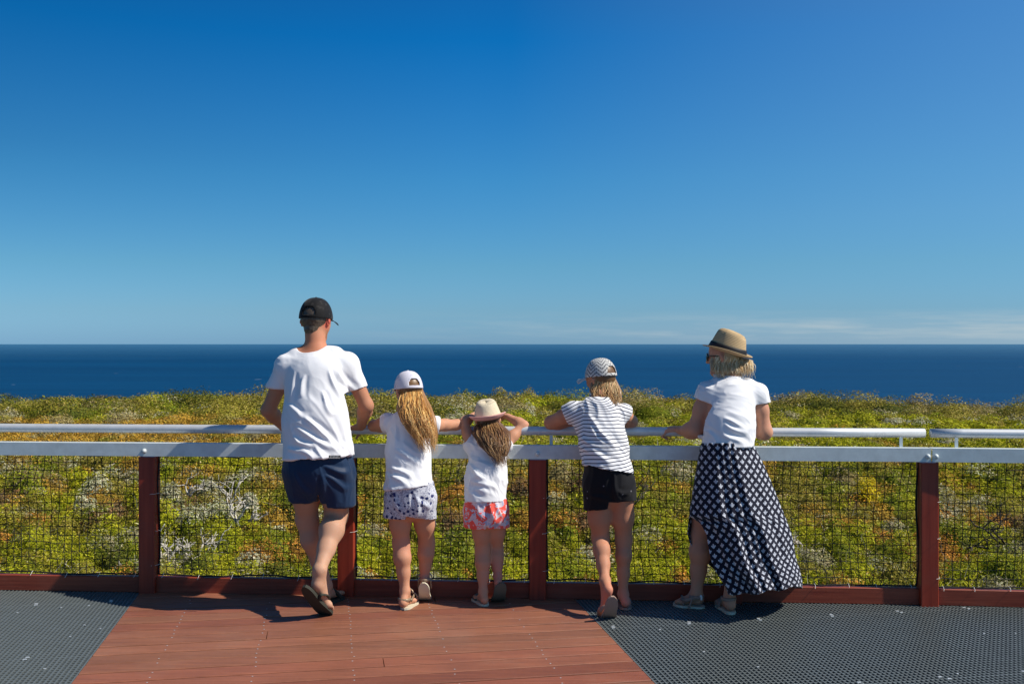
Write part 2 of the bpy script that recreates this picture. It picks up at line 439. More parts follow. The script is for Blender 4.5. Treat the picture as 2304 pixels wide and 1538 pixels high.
for px, py in ((330, 1013), (1210, 1016), (2083, 1034), (2101, 1034), (778, 1014), (1650, 1022)):
    x = xpx(px); c = FP(x, -0.034, 0.870); m = MB()
    prof = [(0.014, 0.0), (0.0145, 0.003), (0.0125, 0.004), (0.0125, 0.009), (0.0095, 0.015), (0.0045, 0.018), (0.0005, 0.0185)]
    th = np.arange(14) * 2 * math.pi / 14
    v = np.array([[c + TX * r * math.cos(t) + np.array((0, 0, 1)) * r * math.sin(t) - NX * h for t in th] for r, h in prof]).reshape(-1, 3)
    f = [(i * 14 + j, i * 14 + (j + 1) % 14, (i + 1) * 14 + (j + 1) % 14, (i + 1) * 14 + j) for i in range(6) for j in range(14)]
    m.add(v, f); m.build('bolt', M_galv, rail, smooth=True)

# ---------------------------------------------------------------- sea and land
def sea_mat():
    m, nt, b = mat('sea water', (0.004, 0.045, 0.14), 0.5, 0.0, 0.08)
    co = coord(nt)
    n1 = noise(nt, mapping(nt, co, (0.004, 0.02, 0)), 1.0, 6, 0.6); n2 = noise(nt, mapping(nt, co, (0.0004, 0.0025, 0)), 1.0, 4, 0.6)
    n3 = noise(nt, mapping(nt, co, (0.05, 0.09, 0)), 1.0, 5, 0.7)
    f = (n1 - 0.5) * 0.8 + (n2 - 0.5) * 1.2 + (n3 - 0.5) * 0.9 + 0.45
    wc = noise(nt, mapping(nt, co, (0.03, 0.012, 0)), 1.0, 2, 0.5).gt(0.765) * 0.35
    lnk(nt, mixc(nt, wc, mixc(nt, f.clamp(), (0.0005, 0.030, 0.088), (0.001, 0.056, 0.148)), (0.5, 0.55, 0.6)), b.inputs['Base Color'])
    bump(nt, b, n3, 0.6, 1.5)
    lw = nt.nodes.new('ShaderNodeLayerWeight'); lw.inputs[0].default_value = 0.5; g = nt.nodes.new('ShaderNodeBsdfGlossy'); g.inputs['Roughness'].default_value = 0.12; g.inputs['Color'].default_value = (0.6, 0.8, 0.9, 1)
    ms = nt.nodes.new('ShaderNodeMixShader'); fac = E(nt, lw.outputs['Facing']).step(0.980, 1.0).pow(2.0) * 0.55  # air haze put into the water material as extra gloss towards the horizon
    lnk(nt, fac, ms.inputs[0]); lnk(nt, b.outputs[0], ms.inputs[1]); lnk(nt, g.outputs[0], ms.inputs[2]); lnk(nt, ms.outputs[0], nt.nodes['Material Output'].inputs[0]); return m
xs = np.array([-40000, -12000, -4000, -1500, -500, 0, 500, 1500, 4000, 12000, 40000.]); ys = np.array([90, 250, 500, 1000, 2000, 5000, 12000, 27000.])
X, Y = np.meshgrid(xs, ys, indexing='ij')
make('sea', np.stack([X, Y, np.full_like(X, -60)], -1).reshape(-1, 3), grid_faces(len(xs), len(ys)), sea_mat(), smooth=False, kind='structure')

rp = np.array([-700, 0, 200, 400, 600, 850, 1000, 1130, 1350, 1500, 1700, 1800, 1900, 2050, 2304, 3000.])
ry = np.array([905, 893, 882, 876, 873, 881, 884, 877, 886, 886, 889, 888, 902, 899, 914, 925.])
DR = 72.0
def ground(x, y):
    x = np.asarray(x, float); y = np.asarray(y, float)
    pxl = x / np.maximum(y, 1) * F + CX
    sl = (np.interp(pxl, rp, ry) - HY) / F
    zr = EYE - sl * DR - 1.2
    base = -2.35 + 0.25 * fbm(np.stack([x * 0.09, y * 0.09, x * 0], -1), 21, 3)
    t = np.clip((y - 42) / (DR - 42), 0, 1); t = t * t * (3 - 2 * t)
    z = base * (1 - t) + (zr + 0.2 * fbm(np.stack([x * 0.12, y * 0.12, x * 0], -1), 22, 2)) * t
    z = np.where(y < 9, z - 0.15 * (9 - y) * 0, z)
    b = np.clip((y - DR) / 130, 0, None); z = z - 60 * np.minimum(1, b ** 1.3)
    return z
gy = np.concatenate([np.linspace(-8, 14, 12), np.linspace(15, 90, 76), np.linspace(95, 240, 25)]); gx = np.linspace(-1, 1, 120)
GX, GY = np.meshgrid(gx, gy, indexing='ij'); X = GX * np.maximum(30, GY * 1.3 + 12); 
def soil_mat():
    m, nt, b = mat('sandy soil and litter', (0.1, 0.08, 0.05), 0.95, 0, 0.1); co = coord(nt)
    n1 = noise(nt, co, 3.0, 6, 0.7)
    lnk(nt, mixc(nt, n1.step(0.35, 0.7), (0.05, 0.045, 0.02), (0.16, 0.13, 0.085)), b.inputs['Base Color']); bump(nt, b, n1, 0.6, 0.1); return m
make('ground', np.stack([X, GY, ground(X, GY)], -1).reshape(-1, 3), grid_faces(120, len(gy)), soil_mat(), kind='structure')
# ---------------------------------------------------------------- vegetation
def leaf_mat():
    m, nt, b = mat('heath foliage', (0.1, 0.12, 0.03), 0.7, 0, 0.08)
    a = attr(nt, 'Col'); lnk(nt, a.outputs['Color'], b.inputs['Base Color'])
    tr = nt.nodes.new('ShaderNodeBsdfTranslucent'); lnk(nt, a.outputs['Color'], tr.inputs[0])
    ms = nt.nodes.new('ShaderNodeMixShader'); ms.inputs[0].default_value = 0.20
    o = nt.nodes['Material Output']; lnk(nt, b.outputs[0], ms.inputs[1]); lnk(nt, tr.outputs[0], ms.inputs[2]); lnk(nt, ms.outputs[0], o.inputs[0])
    return m
M_leaf = leaf_mat()
M_twig, _, _ = mat('bleached dead wood', (0.55, 0.50, 0.42), 0.8)
M_stick, _, _ = mat('grey brown twig', (0.09, 0.07, 0.055), 0.85)
KIND = {  # base colour, accent colour, accent share, leaf stretch
 'lime':   ((0.290, 0.300, 0.010), (0.44, 0.40, 0.03), 0.35, 1.6),
 'green':  ((0.170, 0.195, 0.012), (0.32, 0.30, 0.03), 0.25, 1.5),
 'dark':   ((0.085, 0.100, 0.014), (0.18, 0.17, 0.02), 0.3, 1.4),
 'olive':  ((0.230, 0.200, 0.024), (0.38, 0.31, 0.07), 0.35, 1.4),
 'ochre':  ((0.360, 0.230, 0.034), (0.52, 0.30, 0.04), 0.4, 1.3),
 'orange': ((0.300, 0.160, 0.025), (0.62, 0.28, 0.05), 0.5, 1.2),
 'brown':  ((0.170, 0.110, 0.050), (0.30, 0.16, 0.06), 0.35, 1.8),
 'grey':   ((0.28, 0.255, 0.12), (0.46, 0.42, 0.27), 0.4, 1.8),
 'silver': ((0.40, 0.385, 0.22), (0.58, 0.55, 0.38), 0.45, 1.6),
 'tan':    ((0.270, 0.215, 0.080), (0.40, 0.33, 0.15), 0.4, 1.4),
 'yellow': ((0.46, 0.36, 0.015), (0.68, 0.50, 0.02), 0.5, 1.2),
 'red':    ((0.26, 0.075, 0.035), (0.42, 0.12, 0.05), 0.5, 1.4),
}
def leaves(cx, cy, cz, r, h, kind, n, ls, top=None, seed=None):
    """leaf quads over the lumpy shell of a domed bush"""
    g = rng
    u = g.uniform(-0.15, 1, n); th = g.uniform(0, 2 * math.pi, n); s = np.sqrt(np.clip(1 - u * u, 0, 1))
    dirs = np.stack([s * np.cos(th), s * np.sin(th), u], -1)
    lump = 1 + 0.22 * vnoise(dirs * 2.6 + (cx * 3.1, cy * 1.7, 0.0), 31) + 0.12 * vnoise(dirs * 6.5 + (cx, cy, 3.0), 32)
    rad = lump * (1 - 0.30 * g.random(n) ** 1.6)
    p = np.stack([cx + dirs[:, 0] * r * rad, cy + dirs[:, 1] * r * rad, cz + dirs[:, 2] * h * rad], -1)
    nrm = dirs + g.normal(0, 0.50 if cy < 40 else 0.34, (n, 3)); nrm[:, 2] += 0.25; nrm /= np.linalg.norm(nrm, axis=1)[:, None]
    st_ = 1.0 if cy > 45 else None
    t = np.cross(nrm, g.normal(0, 1, (n, 3))) + np.stack([0 * u, 0 * u, 0.5 + 0 * u], -1); t -= nrm * (t * nrm).sum(1)[:, None]; t /= np.linalg.norm(t, axis=1)[:, None] + 1e-9
    b = np.cross(nrm, t); base, acc, sh, st = KIND[kind]; st = st_ or st
    sz = ls * g.uniform(0.5, 1.25, n)[:, None]
    q = np.stack([p - t * sz * st, p - b * sz * 0.5, p + t * sz * st, p + b * sz * 0.5], 1)
    cb = np.array(base) * (0.62 + 0.72 * ((math.sin(cx * 12.9 + cy * 78.2) * 43758.5) % 1)); c = np.tile(cb, (n, 1))
    am = g.random(n) < sh; c[am] = acc
    if top is not None:
        tm = (u > 0.60) & (g.random(n) < 0.8); c[tm] = np.array(KIND[top][0]); tm2 = tm & (g.random(n) < .45); c[tm2] = KIND[top][1]
    hl = g.random(n) < (0.018 if cy < 40 else 0.004); c[hl] = c[hl] * 0.4 + np.array((0.42, 0.38, 0.20)); c = 1.03 * c * g.uniform(0.6, 1.4, (n, 1)) * g.uniform(0.92, 1.08, (n, 3))
    return q.reshape(-1, 3), np.repeat(c, 4, 0)
_core = None
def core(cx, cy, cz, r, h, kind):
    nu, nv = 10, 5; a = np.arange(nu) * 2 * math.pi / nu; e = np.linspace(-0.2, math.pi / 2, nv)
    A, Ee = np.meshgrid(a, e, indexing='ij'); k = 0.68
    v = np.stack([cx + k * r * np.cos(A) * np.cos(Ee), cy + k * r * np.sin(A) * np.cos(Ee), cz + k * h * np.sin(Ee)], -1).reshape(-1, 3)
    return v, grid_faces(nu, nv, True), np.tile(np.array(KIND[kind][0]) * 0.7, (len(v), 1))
class Veg:
    def __init__(s): s.v = []; s.c = []; s.f = []; s.n = 0
    def add(s, v, c, f=None):
        if f is None: f = np.arange(len(v)).reshape(-1, 4)
        s.v.append(v); s.c.append(c); s.f.append(f + s.n); s.n += len(v)
    def build(s, name, parent=None, **k):
        return make(name, np.concatenate(s.v), np.concatenate(s.f), M_leaf, parent, False, colors=np.clip(np.concatenate(s.c), 0, .9), **k)
def bush_into(V, cx, cy, r, h, kind, cov=1.0, top=None, zoff=0.0):
    cz = float(ground(cx, cy)) + zoff; ls = max(0.019, 0.00118 * cy)
    n = int(min(4200, max(30, cov * 3.1 * (r / ls) ** 1.0 * (max(r, h) / ls))))
    v, c = leaves(cx, cy, cz, r, h, kind, n, ls, top); V.add(v, c)
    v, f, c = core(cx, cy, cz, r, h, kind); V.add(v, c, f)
def kind_at(pxl, y, D):
    """zones of colour across the heath"""
    n = vnoise(np.array([D * 0.16, pxl * 0.004, 1.0]), 41); n2 = vnoise(np.array([D * 0.45, pxl * 0.011, 5.0]), 42); q = random.random()
    if D > 52:
        w = ('olive', .3, 'dark', .16, 'green', .24, 'lime', .16, 'grey', .03, 'tan', .09, 'silver', .02) if n < 0.2 else ('olive', .32, 'tan', .16, 'lime', .12, 'dark', .17, 'green', .21, 'silver', .02)
    elif D > 32:
        if pxl < 650 and D < 48: w = ('ochre', .62, 'olive', .2, 'tan', .18)
        elif D < 44: w = ('lime', .55, 'green', .22, 'olive', .13, 'silver', .04, 'ochre', .06)
        else: w = ('lime', .3, 'green', .2, 'silver', .035, 'grey', .08, 'olive', .385)
    elif D > 23.5:
        if pxl < 640: w = ('olive', .25, 'green', .27, 'ochre', .2, 'silver', .03, 'grey', .09, 'tan', .08) if n2 > -0.2 else ('lime', .45, 'green', .35, 'olive', .2)
        else: w = ('green', .25, 'lime', .3, 'olive', .2, 'ochre', .17, 'grey', .08) if n > -.1 else ('olive', .34, 'tan', .14, 'lime', .16, 'ochre', .12, 'green', .24)
    elif D > 19.2:
        w = ('orange', .15, 'ochre', .14, 'brown', .07, 'olive', .24, 'green', .22, 'lime', .13, 'grey', .05) if n2 > -0.35 else ('green', .4, 'olive', .3, 'ochre', .15, 'lime', .15)
    else:
        w = ('lime', .46, 'green', .26, 'olive', .1, 'orange', .08, 'grey', .05, 'dark', .05)
    a = 0
    for i in range(0, len(w), 2):
        a += w[i + 1]
        if q < a: return w[i]
    return w[0]
V = Veg(); D = 11.0
while D < 84:
    r = 0.26 + 0.0125 * (D - 11) if D < 40 else 0.62 + 0.022 * (D - 40)
    width = 1.03 * 1.9 * D; nrow = int(width / (r * 1.25)); vis = 1
    for i in range(nrow):
        x = (-0.5 + (i + rng.random()) / nrow) * width; y = D + rng.uniform(-.5, .5) * r * 1.4; pxl = x / y * F + CX
        if D < 13.4 and rng.random() < 0.3: continue
        k = kind_at(pxl, 0, y); rr = r * rng.uniform(0.6, 1.35); hh = rr * rng.uniform(0.7, 1.35)
        if 31 < y < 52: hh *= 0.55 if k not in ('silver', 'grey') else 0.75
        if y > 52: hh *= rng.uniform(0.45, 0.75); rr *= 1.15
        if k == 'silver': rr *= 0.7; hh *= 0.8
        if y > 49 and rng.random() < 0.12: rr = rng.uniform(1.4, 2.3); hh = rr * rng.uniform(.5, .8) * (1 if y < 64 else .7); k = ('olive', 'dark', 'green', 'olive', 'tan')[int(rng.integers(5))]
        if y < 30 and rng.random() < .10: hh *= 1.5
        bush_into(V, x, y, rr, hh, k, (0.9 if y > 13.5 else 0.35) * (1 if abs(x) < .60 * y else .45), 'silver' if (k in ('grey', 'green') and rng.random() < 0.12) else None)
    D += r * 1.15
tw = []; tc = []
for i in range(3600):                    # bare woody stems standing through the leaves
    y = 13.5 + 26 * rng.random() ** 1.7; x = rng.uniform(-.63, .63) * y; z0 = float(ground(x, y)) + rng.uniform(.1, .62); L = rng.uniform(.08, .34); r_ = 0.0016 + 0.00016 * y * rng.uniform(.4, 1.6)
    d_ = rng.normal(0, .8, 3); d_[2] = abs(d_[2]) + .3; d_ /= np.linalg.norm(d_); s_ = np.cross(d_, (0.1, 1, 0)); s_ /= np.linalg.norm(s_); p_ = np.array((x, y, z0)); m_ = p_ + d_ * L * .5 + rng.normal(0, .02, 3); e_ = p_ + d_ * L + rng.normal(0, .04, 3)
    tw += [p_ - s_ * r_, p_ + s_ * r_, m_ + s_ * r_ * .8, m_ - s_ * r_ * .8, m_ - s_ * r_ * .8, m_ + s_ * r_ * .8, e_ + s_ * r_ * .3, e_ - s_ * r_ * .3]
    c_ = ((.26, .23, .16), (.12, .09, .05), (.05, .04, .03), (.42, .38, .30), (.18, .12, .06))[int(rng.choice(5, p=(.25, .27, .25, .08, .15)))]; tc += [c_] * 8
V.add(np.array(tw), np.array(tc))
V.build('heath', kind='stuff', label='low coastal heath of green, olive and orange scrub covering the slope', cat='ground cover')

def shrub(name, label, cat, px, py, Dm, wpx, kind, group=None, hk=0.8, top=None, cov=1.5):
    """a distinct bush: wpx = its width in the photograph, py = its crown top"""
    c = P(px, py, Dm); r = wpx / F * Dm / 2; g = float(ground(c[0], Dm)); h = max(r * hk, 0.2); h = max(h, c[2] - g) if c[2] - g < 3.2 * r else r * 2.0
    o = empty(name, (c[0], Dm, g), label=label, cat=cat, group=group)
    V = Veg(); ls = max(0.019, 0.00118 * Dm); lump = 1 + int(3 * r / 0.6 > 1) * 3
    base = c[2] - h
    n = int(min(5200, cov * 3.4 * (r * max(r, h)) / ls ** 2)); v, cc = leaves(c[0], Dm, base, r, h, kind, n, ls, top); V.add(v, cc)
    for q in range(4):
        a = rng.uniform(0, 6.28); rr = r * rng.uniform(.35, .55)
        v, cc = leaves(c[0] + math.cos(a) * r * .6, Dm + math.sin(a) * r * .6, base + h * rng.uniform(.1, .35), rr, rr * .8, kind, n // 7, ls, top); V.add(v, cc)
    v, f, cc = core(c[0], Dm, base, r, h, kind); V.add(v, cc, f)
    V.build('foliage', o)
    m = MB()
    for q in range(7):
        a = rng.uniform(0, 6.28); t = np.array((c[0] + math.cos(a) * r * .55, Dm + math.sin(a) * r * .55, base + h * .6)); b0 = np.array((c[0] + math.cos(a) * .01, Dm + math.sin(a) * .01, g - .05))
        md = (t + b0) / 2 + rng.normal(0, .04, 3) * r; m.tube([b0, md, t], [0.02 * r + .006, 0.015 * r + .004, 0.004], 5)
    m.build('stem', M_stick, o)
    return o
def dead(label, px, py_base, py_top, Dm, spread, sd, thick=0.017, matl=None, lean=0.0, name='dead_shrub'):
    """bleached, forking dead wood"""
    g = np.random.default_rng(sd); b = P(px, py_base, Dm); H = (py_base - py_top) / F * Dm; m = MB()
    def grow(p, d, L, r, lv):
        n = 5; pts = [p]; dd = d.copy()
        for i in range(n):
            dd = dd + g.normal(0, 0.36, 3) * (1, .6, 1); dd[2] += 0.04; dd /= np.linalg.norm(dd); pts.append(pts[-1] + dd * L / n)
        m.tube(pts, np.linspace(r, r * 0.6, n + 1), 6)
        if lv > 0:
            for _ in range(int(g.integers(2, 4))):
                k = int(g.integers(2, n + 1)); nd = dd * 0.8 + g.normal(0, 0.5, 3); nd[1] *= 0.5; nd[2] = abs(nd[2]) * .8 + .1; nd /= np.linalg.norm(nd)
                grow(pts[k], nd, L * g.uniform(.5, .75), r * 0.58, lv - 1)
    o = empty(name, b, label=label, cat='dead shrub', group='bleached dead shrubs in the heath')
    for j in range(3):
        a = (j - 1) * spread + lean + g.normal(0, .12)
        d = np.array((math.sin(a), g.normal(0, .25), math.cos(a))); grow(b + np.array((g.normal(0, .03), 0, -.04)), d / np.linalg.norm(d), H * .66, thick * 1.15, 2)
    m.build('branches', matl or M_twig, o, smooth=True); return o
S = shrub
S('silver_shrub', 'domed shrub with pale silver crown over bright green sides, right of the leftmost post', 'shrub', 492, 1120, 19.6, 150, 'green', None, .5, 'silver', 2.2)
S('silver_shrub', 'small pale silver cushion shrub behind the far left net bay', 'shrub', 190, 1108, 21.3, 72, 'silver', None, .45)
S('silver_shrub', 'flat grey-silver shrub high behind the left net bay, just left of the post', 'shrub', 222, 1064, 24.2, 70, 'silver', None, .6)
S('silver_shrub', 'grey-white shrub spreading just below the beam left of the man', 'shrub', 470, 1068, 23.6, 60, 'silver', None, .5)
S('silver_shrub', 'pale tuft beside the thin white trunks left of the man', 'shrub', 562, 1104, 20.8, 34, 'silver', None, 1.2)
S('silver_shrub', 'low pale shrub touching the right edge of the leftmost post', 'shrub', 384, 1084, 22.4, 50, 'silver', None, .5)
S('yellow_shrub', 'small bright yellow shrub under the beam between the woman and the right post', 'shrub', 1948, 1070, 23.5, 70, 'yellow', None, .7)
S('orange_shrub', 'small orange and yellow shrub at the net foot left of the woman\'s bare calf', 'shrub', 1528, 1268, 15.9, 48, 'orange', None, .9)
S('orange_shrub', 'low orange-leaved shrub low in the net bay right of the long skirt', 'shrub', 1965, 1288, 15.6, 90, 'orange', None, .5)
S('orange_shrub', 'rusty orange shrub leaning at the left side of the rightmost post', 'shrub', 2040, 1222, 17.2, 44, 'red', None, .8)
S('green_shrub', 'bright green mounded shrub low in the net right of the long skirt', 'shrub', 1880, 1196, 17.4, 120, 'lime', None, .7)
S('green_shrub', 'bright green shrub at the foot of the far right net bay', 'shrub', 2235, 1242, 16.4, 130, 'lime', None, .7)
S('green_shrub', 'round lime-green shrub under the beam just right of the centre post', 'shrub', 1262, 1056, 24.6, 56, 'lime', None, .9)
S('green_shrub', 'bright green tuft at the bottom of the net between the two small girls', 'shrub', 1030, 1282, 15.8, 80, 'lime', None, .6)
S('green_shrub', 'lime green clump at the net foot between the leftmost post and the man', 'shrub', 560, 1262, 16.2, 120, 'lime', None, .5)
S('dark_shrub', 'dark leafy shrub just left of the man\'s navy shorts', 'shrub', 650, 1108, 20.5, 70, 'dark', None, .9)
S('skyline_shrub', 'tall round tan shrub standing highest on the right skyline', 'shrub', 2062, 884, 66, 92, 'tan', None, .8)
S('skyline_shrub', 'broad olive shrub on the skyline right of the woman\'s shoulder', 'shrub', 1795, 879, 66, 130, 'tan', None, .5)
S('skyline_shrub', 'dark rounded shrub on the skyline above the small straw hat', 'shrub', 1122, 867, 66, 46, 'olive', None, .8)
S('skyline_shrub', 'rounded olive shrub on the skyline right of the small straw hat', 'shrub', 1190, 870, 66, 46, 'olive', None, .8)
S('skyline_shrub', 'low green mound on the skyline between the striped top and the woman', 'shrub', 1440, 878, 66, 110, 'green', None, .4)
S('skyline_shrub', 'pale bushy shrub on the skyline between the two right mounds', 'shrub', 1880, 892, 66, 60, 'grey', None, .6)
S('hillside_shrub', 'large brown-green shrub in the scrub above the handrail, left of the post', 'shrub', 325, 918, 52, 95, 'olive', None, .6)
S('hillside_shrub', 'dark olive shrub above the handrail close to the man\'s left elbow', 'shrub', 566, 902, 52, 80, 'dark', None, .7)
S('hillside_shrub', 'shadowy green shrub above the handrail near the left edge', 'shrub', 90, 912, 52, 120, 'green', None, .5)
S('hillside_shrub', 'brownish round shrub above the handrail between the striped top and the woman', 'shrub', 1470, 912, 52, 80, 'brown', None, .6)
for px, py, w_, lab in ((1075, 906, 26, 'small white-leaved tuft above the small straw hat'), (1120, 930, 0, ''), (1190, 905, 34, 'pale cushion above the raised elbow of the small girl'), (1780, 938, 60, 'long pale cushion above the handrail right of the woman'), (1850, 934, 60, 'whitish cushion above the handrail midway to the right post'), (2110, 928, 44, 'pale cushion above the gap in the handrail'), (2010, 925, 44, 'grey-white tuft left of the gap in the handrail'), (1225, 925, 40, 'pale grey tuft above the striped girl\'s left elbow'), (430, 944, 22, 'tiny pale round tuft touching the handrail left of the man'), (2005, 955, 20, 'cream tuft just above the handrail near the right bracket')):
    if w_: S('pale_cushion_shrub', lab, 'shrub', px, py, 50, w_, 'silver', None, .6)
dead('white forking dead shrub with the thickest stem, just right of the leftmost post', 412, 1268, 1165, 17.0, .35, 3, .030)
dead('bleached dead shrub sprawling against the right side of the leftmost post', 375, 1262, 1190, 16.6, .7, 5, .020)
dead('thin white dead shrub bending right, between the leftmost post and the man', 468, 1262, 1180, 17.0, .45, 8, .022, None, .3)
dead('slender pale dead trunk beside the silver-topped shrub', 532, 1178, 1092, 19.0, .25, 11, .022)
dead('short white dead branch fork left of the man\'s navy shorts', 562, 1168, 1130, 19.2, .5, 13, .020, None, .5)
dead('thin white dead stems under the beam, left of the man', 522, 1115, 1052, 22.0, .3, 17, .018)
dead('grey dead shrub under the beam nearest the leftmost post', 428, 1112, 1062, 21.8, .5, 19, .022)
dead('white twiggy dead shrub right of the long skirt hem', 1795, 1238, 1180, 17.5, .7, 23, .014)
dead('pale twigs low in the far left net bay beside the post', 285, 1280, 1240, 16.2, .6, 29, .012)
dead('small pale dead twigs in the middle of the far left net bay', 165, 1290, 1255, 16.0, .6, 31, .010)
dead('dark bare branch leaning right, under the beam right of the striped girl', 1425, 1130, 1040, 20.0, .3, 37, .014, M_stick, .6)
dead('dark bare branch leaning left in the far right net bay', 2262, 1220, 1090, 17.8, .2, 41, .018, M_stick, -.7)
# ---------------------------------------------------------------- sculpting by distance field
BODY = [None]
class SDF:
    def __init__(s, lo, hi, h):
        s.lo = np.array(lo, float); s.h = h; s.n = np.ceil((np.array(hi) - s.lo) / h).astype(int) + 1
        s.d = np.full(s.n, 0.5, np.float32)
    def _blk(s, lo, hi):
        a = np.clip(np.floor((np.array(lo) - s.lo) / s.h).astype(int), 0, s.n - 1); b = np.clip(np.ceil((np.array(hi) - s.lo) / s.h).astype(int) + 1, 1, s.n)
        if (b <= a).any(): return None
        sl = tuple(slice(a[i], b[i]) for i in range(3))
        ax = [s.lo[i] + s.h * np.arange(a[i], b[i]) for i in range(3)]
        return sl, np.stack(np.meshgrid(*ax, indexing='ij'), -1)
    @staticmethod
    def smin(a, b, k):
        if k <= 0: return np.minimum(a, b)
        h = np.clip(0.5 + 0.5 * (b - a) / k, 0, 1); return b * (1 - h) + a * h - k * h * (1 - h)
    def cone(s, a, b, ra, rb=None, k=0.02, ax=None, sc_=1.0, sub=False):
        """round cone a->b; thickness along axis ax scaled by sc_"""
        rb = ra if rb is None else rb; a = np.array(a, float); b = np.array(b, float)
        mg = max(ra, rb) * max(1, sc_) + k + 3 * s.h
        r = s._blk(np.minimum(a, b) - mg, np.maximum(a, b) + mg)
        if r is None: return s
        sl, p = r; q = p - a; ba = b - a
        if ax is not None:
            ax = np.array(ax, float); ax /= np.linalg.norm(ax)
            q = q + (q @ ax)[..., None] * ax * (1 / sc_ - 1); ba = ba + ba.dot(ax) * ax * (1 / sc_ - 1)
        L = max(ba.dot(ba), 1e-12); t = np.clip((q @ ba) / L, 0, 1)
        d = np.linalg.norm(q - t[..., None] * ba, axis=-1) - (ra + (rb - ra) * t)
        if ax is not None and sc_ < 1: d = d * (0.5 + 0.5 * sc_)
        if sub: s.d[sl] = -s.smin(-s.d[sl], d, k)
        else: s.d[sl] = s.smin(s.d[sl], d, k)
        return s
    def chain(s, pts, rad, k=0.02, **kw):
        for i in range(len(pts) - 1): s.cone(pts[i], pts[i + 1], rad[i], rad[i + 1], k, **kw)
        return s
    def cut(s, p, n, lim=None):
        """remove everything on the side n points to (inside ball lim=(centre, radius) if given)"""
        n = np.array(n, float); n /= np.linalg.norm(n); p = np.array(p, float)
        if lim is None: r = s._blk(s.lo, s.lo + s.h * s.n)
        else: r = s._blk(np.array(lim[0]) - lim[1], np.array(lim[0]) + lim[1])
        sl, q = r; d = (q - p) @ n; s.d[sl] = np.maximum(s.d[sl], d.astype(np.float32)); return s
    def under(s, off=0.007):
        """grow the cloth wherever the body would show through"""
        B = BODY[0]; ix = np.argwhere(s.d < 0.025); pt = s.lo + ix * s.h
        q = (pt - B.lo) / B.h; ok = ((q > 0) & (q < np.array(B.d.shape) - 2)).all(1); ix, q = ix[ok], q[ok]; i0 = q.astype(int); f = q - i0; v = 0
        for a in (0, 1):
            for b in (0, 1):
                for c in (0, 1):
                    v = v + (f[:, 0] if a else 1 - f[:, 0]) * (f[:, 1] if b else 1 - f[:, 1]) * (f[:, 2] if c else 1 - f[:, 2]) * B.d[i0[:, 0] + a, i0[:, 1] + b, i0[:, 2] + c]
        t = tuple(ix.T); s.d[t] = s.smin(s.d[t], v - off, 0.006).astype(np.float32); return s
    def mesh(s, smooth=1):
        d = s.d.copy(); d[0] = d[-1] = 1; d[:, 0] = d[:, -1] = 1; d[:, :, 0] = d[:, :, -1] = 1
        sg = d < 0; c = [sg[i:sg.shape[0] - 1 + i, j:sg.shape[1] - 1 + j, k:sg.shape[2] - 1 + k] for i in (0, 1) for j in (0, 1) for k in (0, 1)]
        al = np.logical_and.reduce(c); an = np.logical_or.reduce(c); act = an & ~al
        ix = np.argwhere(act); idm = np.full(act.shape, -1, np.int64); idm[act] = np.arange(len(ix))
        off = np.array([(i, j, k) for i in (0, 1) for j in (0, 1) for k in (0, 1)])
        val = np.stack([d[ix[:, 0] + o[0], ix[:, 1] + o[1], ix[:, 2] + o[2]] for o in off], 1)
        acc = np.zeros((len(ix), 3)); cnt = np.zeros(len(ix))
        for a in range(8):
            for b in range(a + 1, 8):
                if np.abs(off[a] - off[b]).sum() != 1: continue
                m = (val[:, a] < 0) != (val[:, b] < 0)
                t = val[m, a] / (val[m, a] - val[m, b]); acc[m] += off[a] + (off[b] - off[a]) * t[:, None]; cnt[m] += 1
        v = s.lo + (ix + acc / cnt[:, None]) * s.h
        F = []
        for axx in range(3):
            o1, o2 = [(1, 2), (2, 0), (0, 1)][axx]
            sh = np.array(sg.shape); e = [slice(None)] * 3
            A = [slice(1, -1)] * 3; A[axx] = slice(0, -1); B = list(A); B[axx] = slice(1, None)
            a_, b_ = sg[tuple(A)], sg[tuple(B)]; ch = np.argwhere(a_ != b_)
            base = ch + 1; base[:, axx] -= 1
            inn = a_[tuple(ch.T)]
            def cell(da, db):
                q = base.copy(); q[:, o1] += da; q[:, o2] += db; return idm[q[:, 0], q[:, 1], q[:, 2]]
            q = np.stack([cell(-1, -1), cell(0, -1), cell(0, 0), cell(-1, 0)], 1); q[~inn] = q[~inn][:, ::-1]; F.append(q)
        f = np.concatenate(F); f = f[(f >= 0).all(1)]
        for _ in range(smooth):
            e = np.concatenate([f[:, [0, 1]], f[:, [1, 2]], f[:, [2, 3]], f[:, [3, 0]]]); e = np.concatenate([e, e[:, ::-1]])
            sm = np.stack([np.bincount(e[:, 0], v[e[:, 1], i], len(v)) for i in range(3)], 1); ct = np.bincount(e[:, 0], minlength=len(v)); v = 0.45 * v + 0.55 * sm / np.maximum(ct, 1)[:, None]
        return v, f
def vnormals(v, f):
    n = np.cross(v[f[:, 2]] - v[f[:, 0]], v[f[:, 3]] - v[f[:, 1]]); o = np.zeros_like(v)
    for i in range(4):
        for a in range(3): o[:, a] += np.bincount(f[:, i], n[:, a], len(v))
    return o / (np.linalg.norm(o, axis=1)[:, None] + 1e-12)

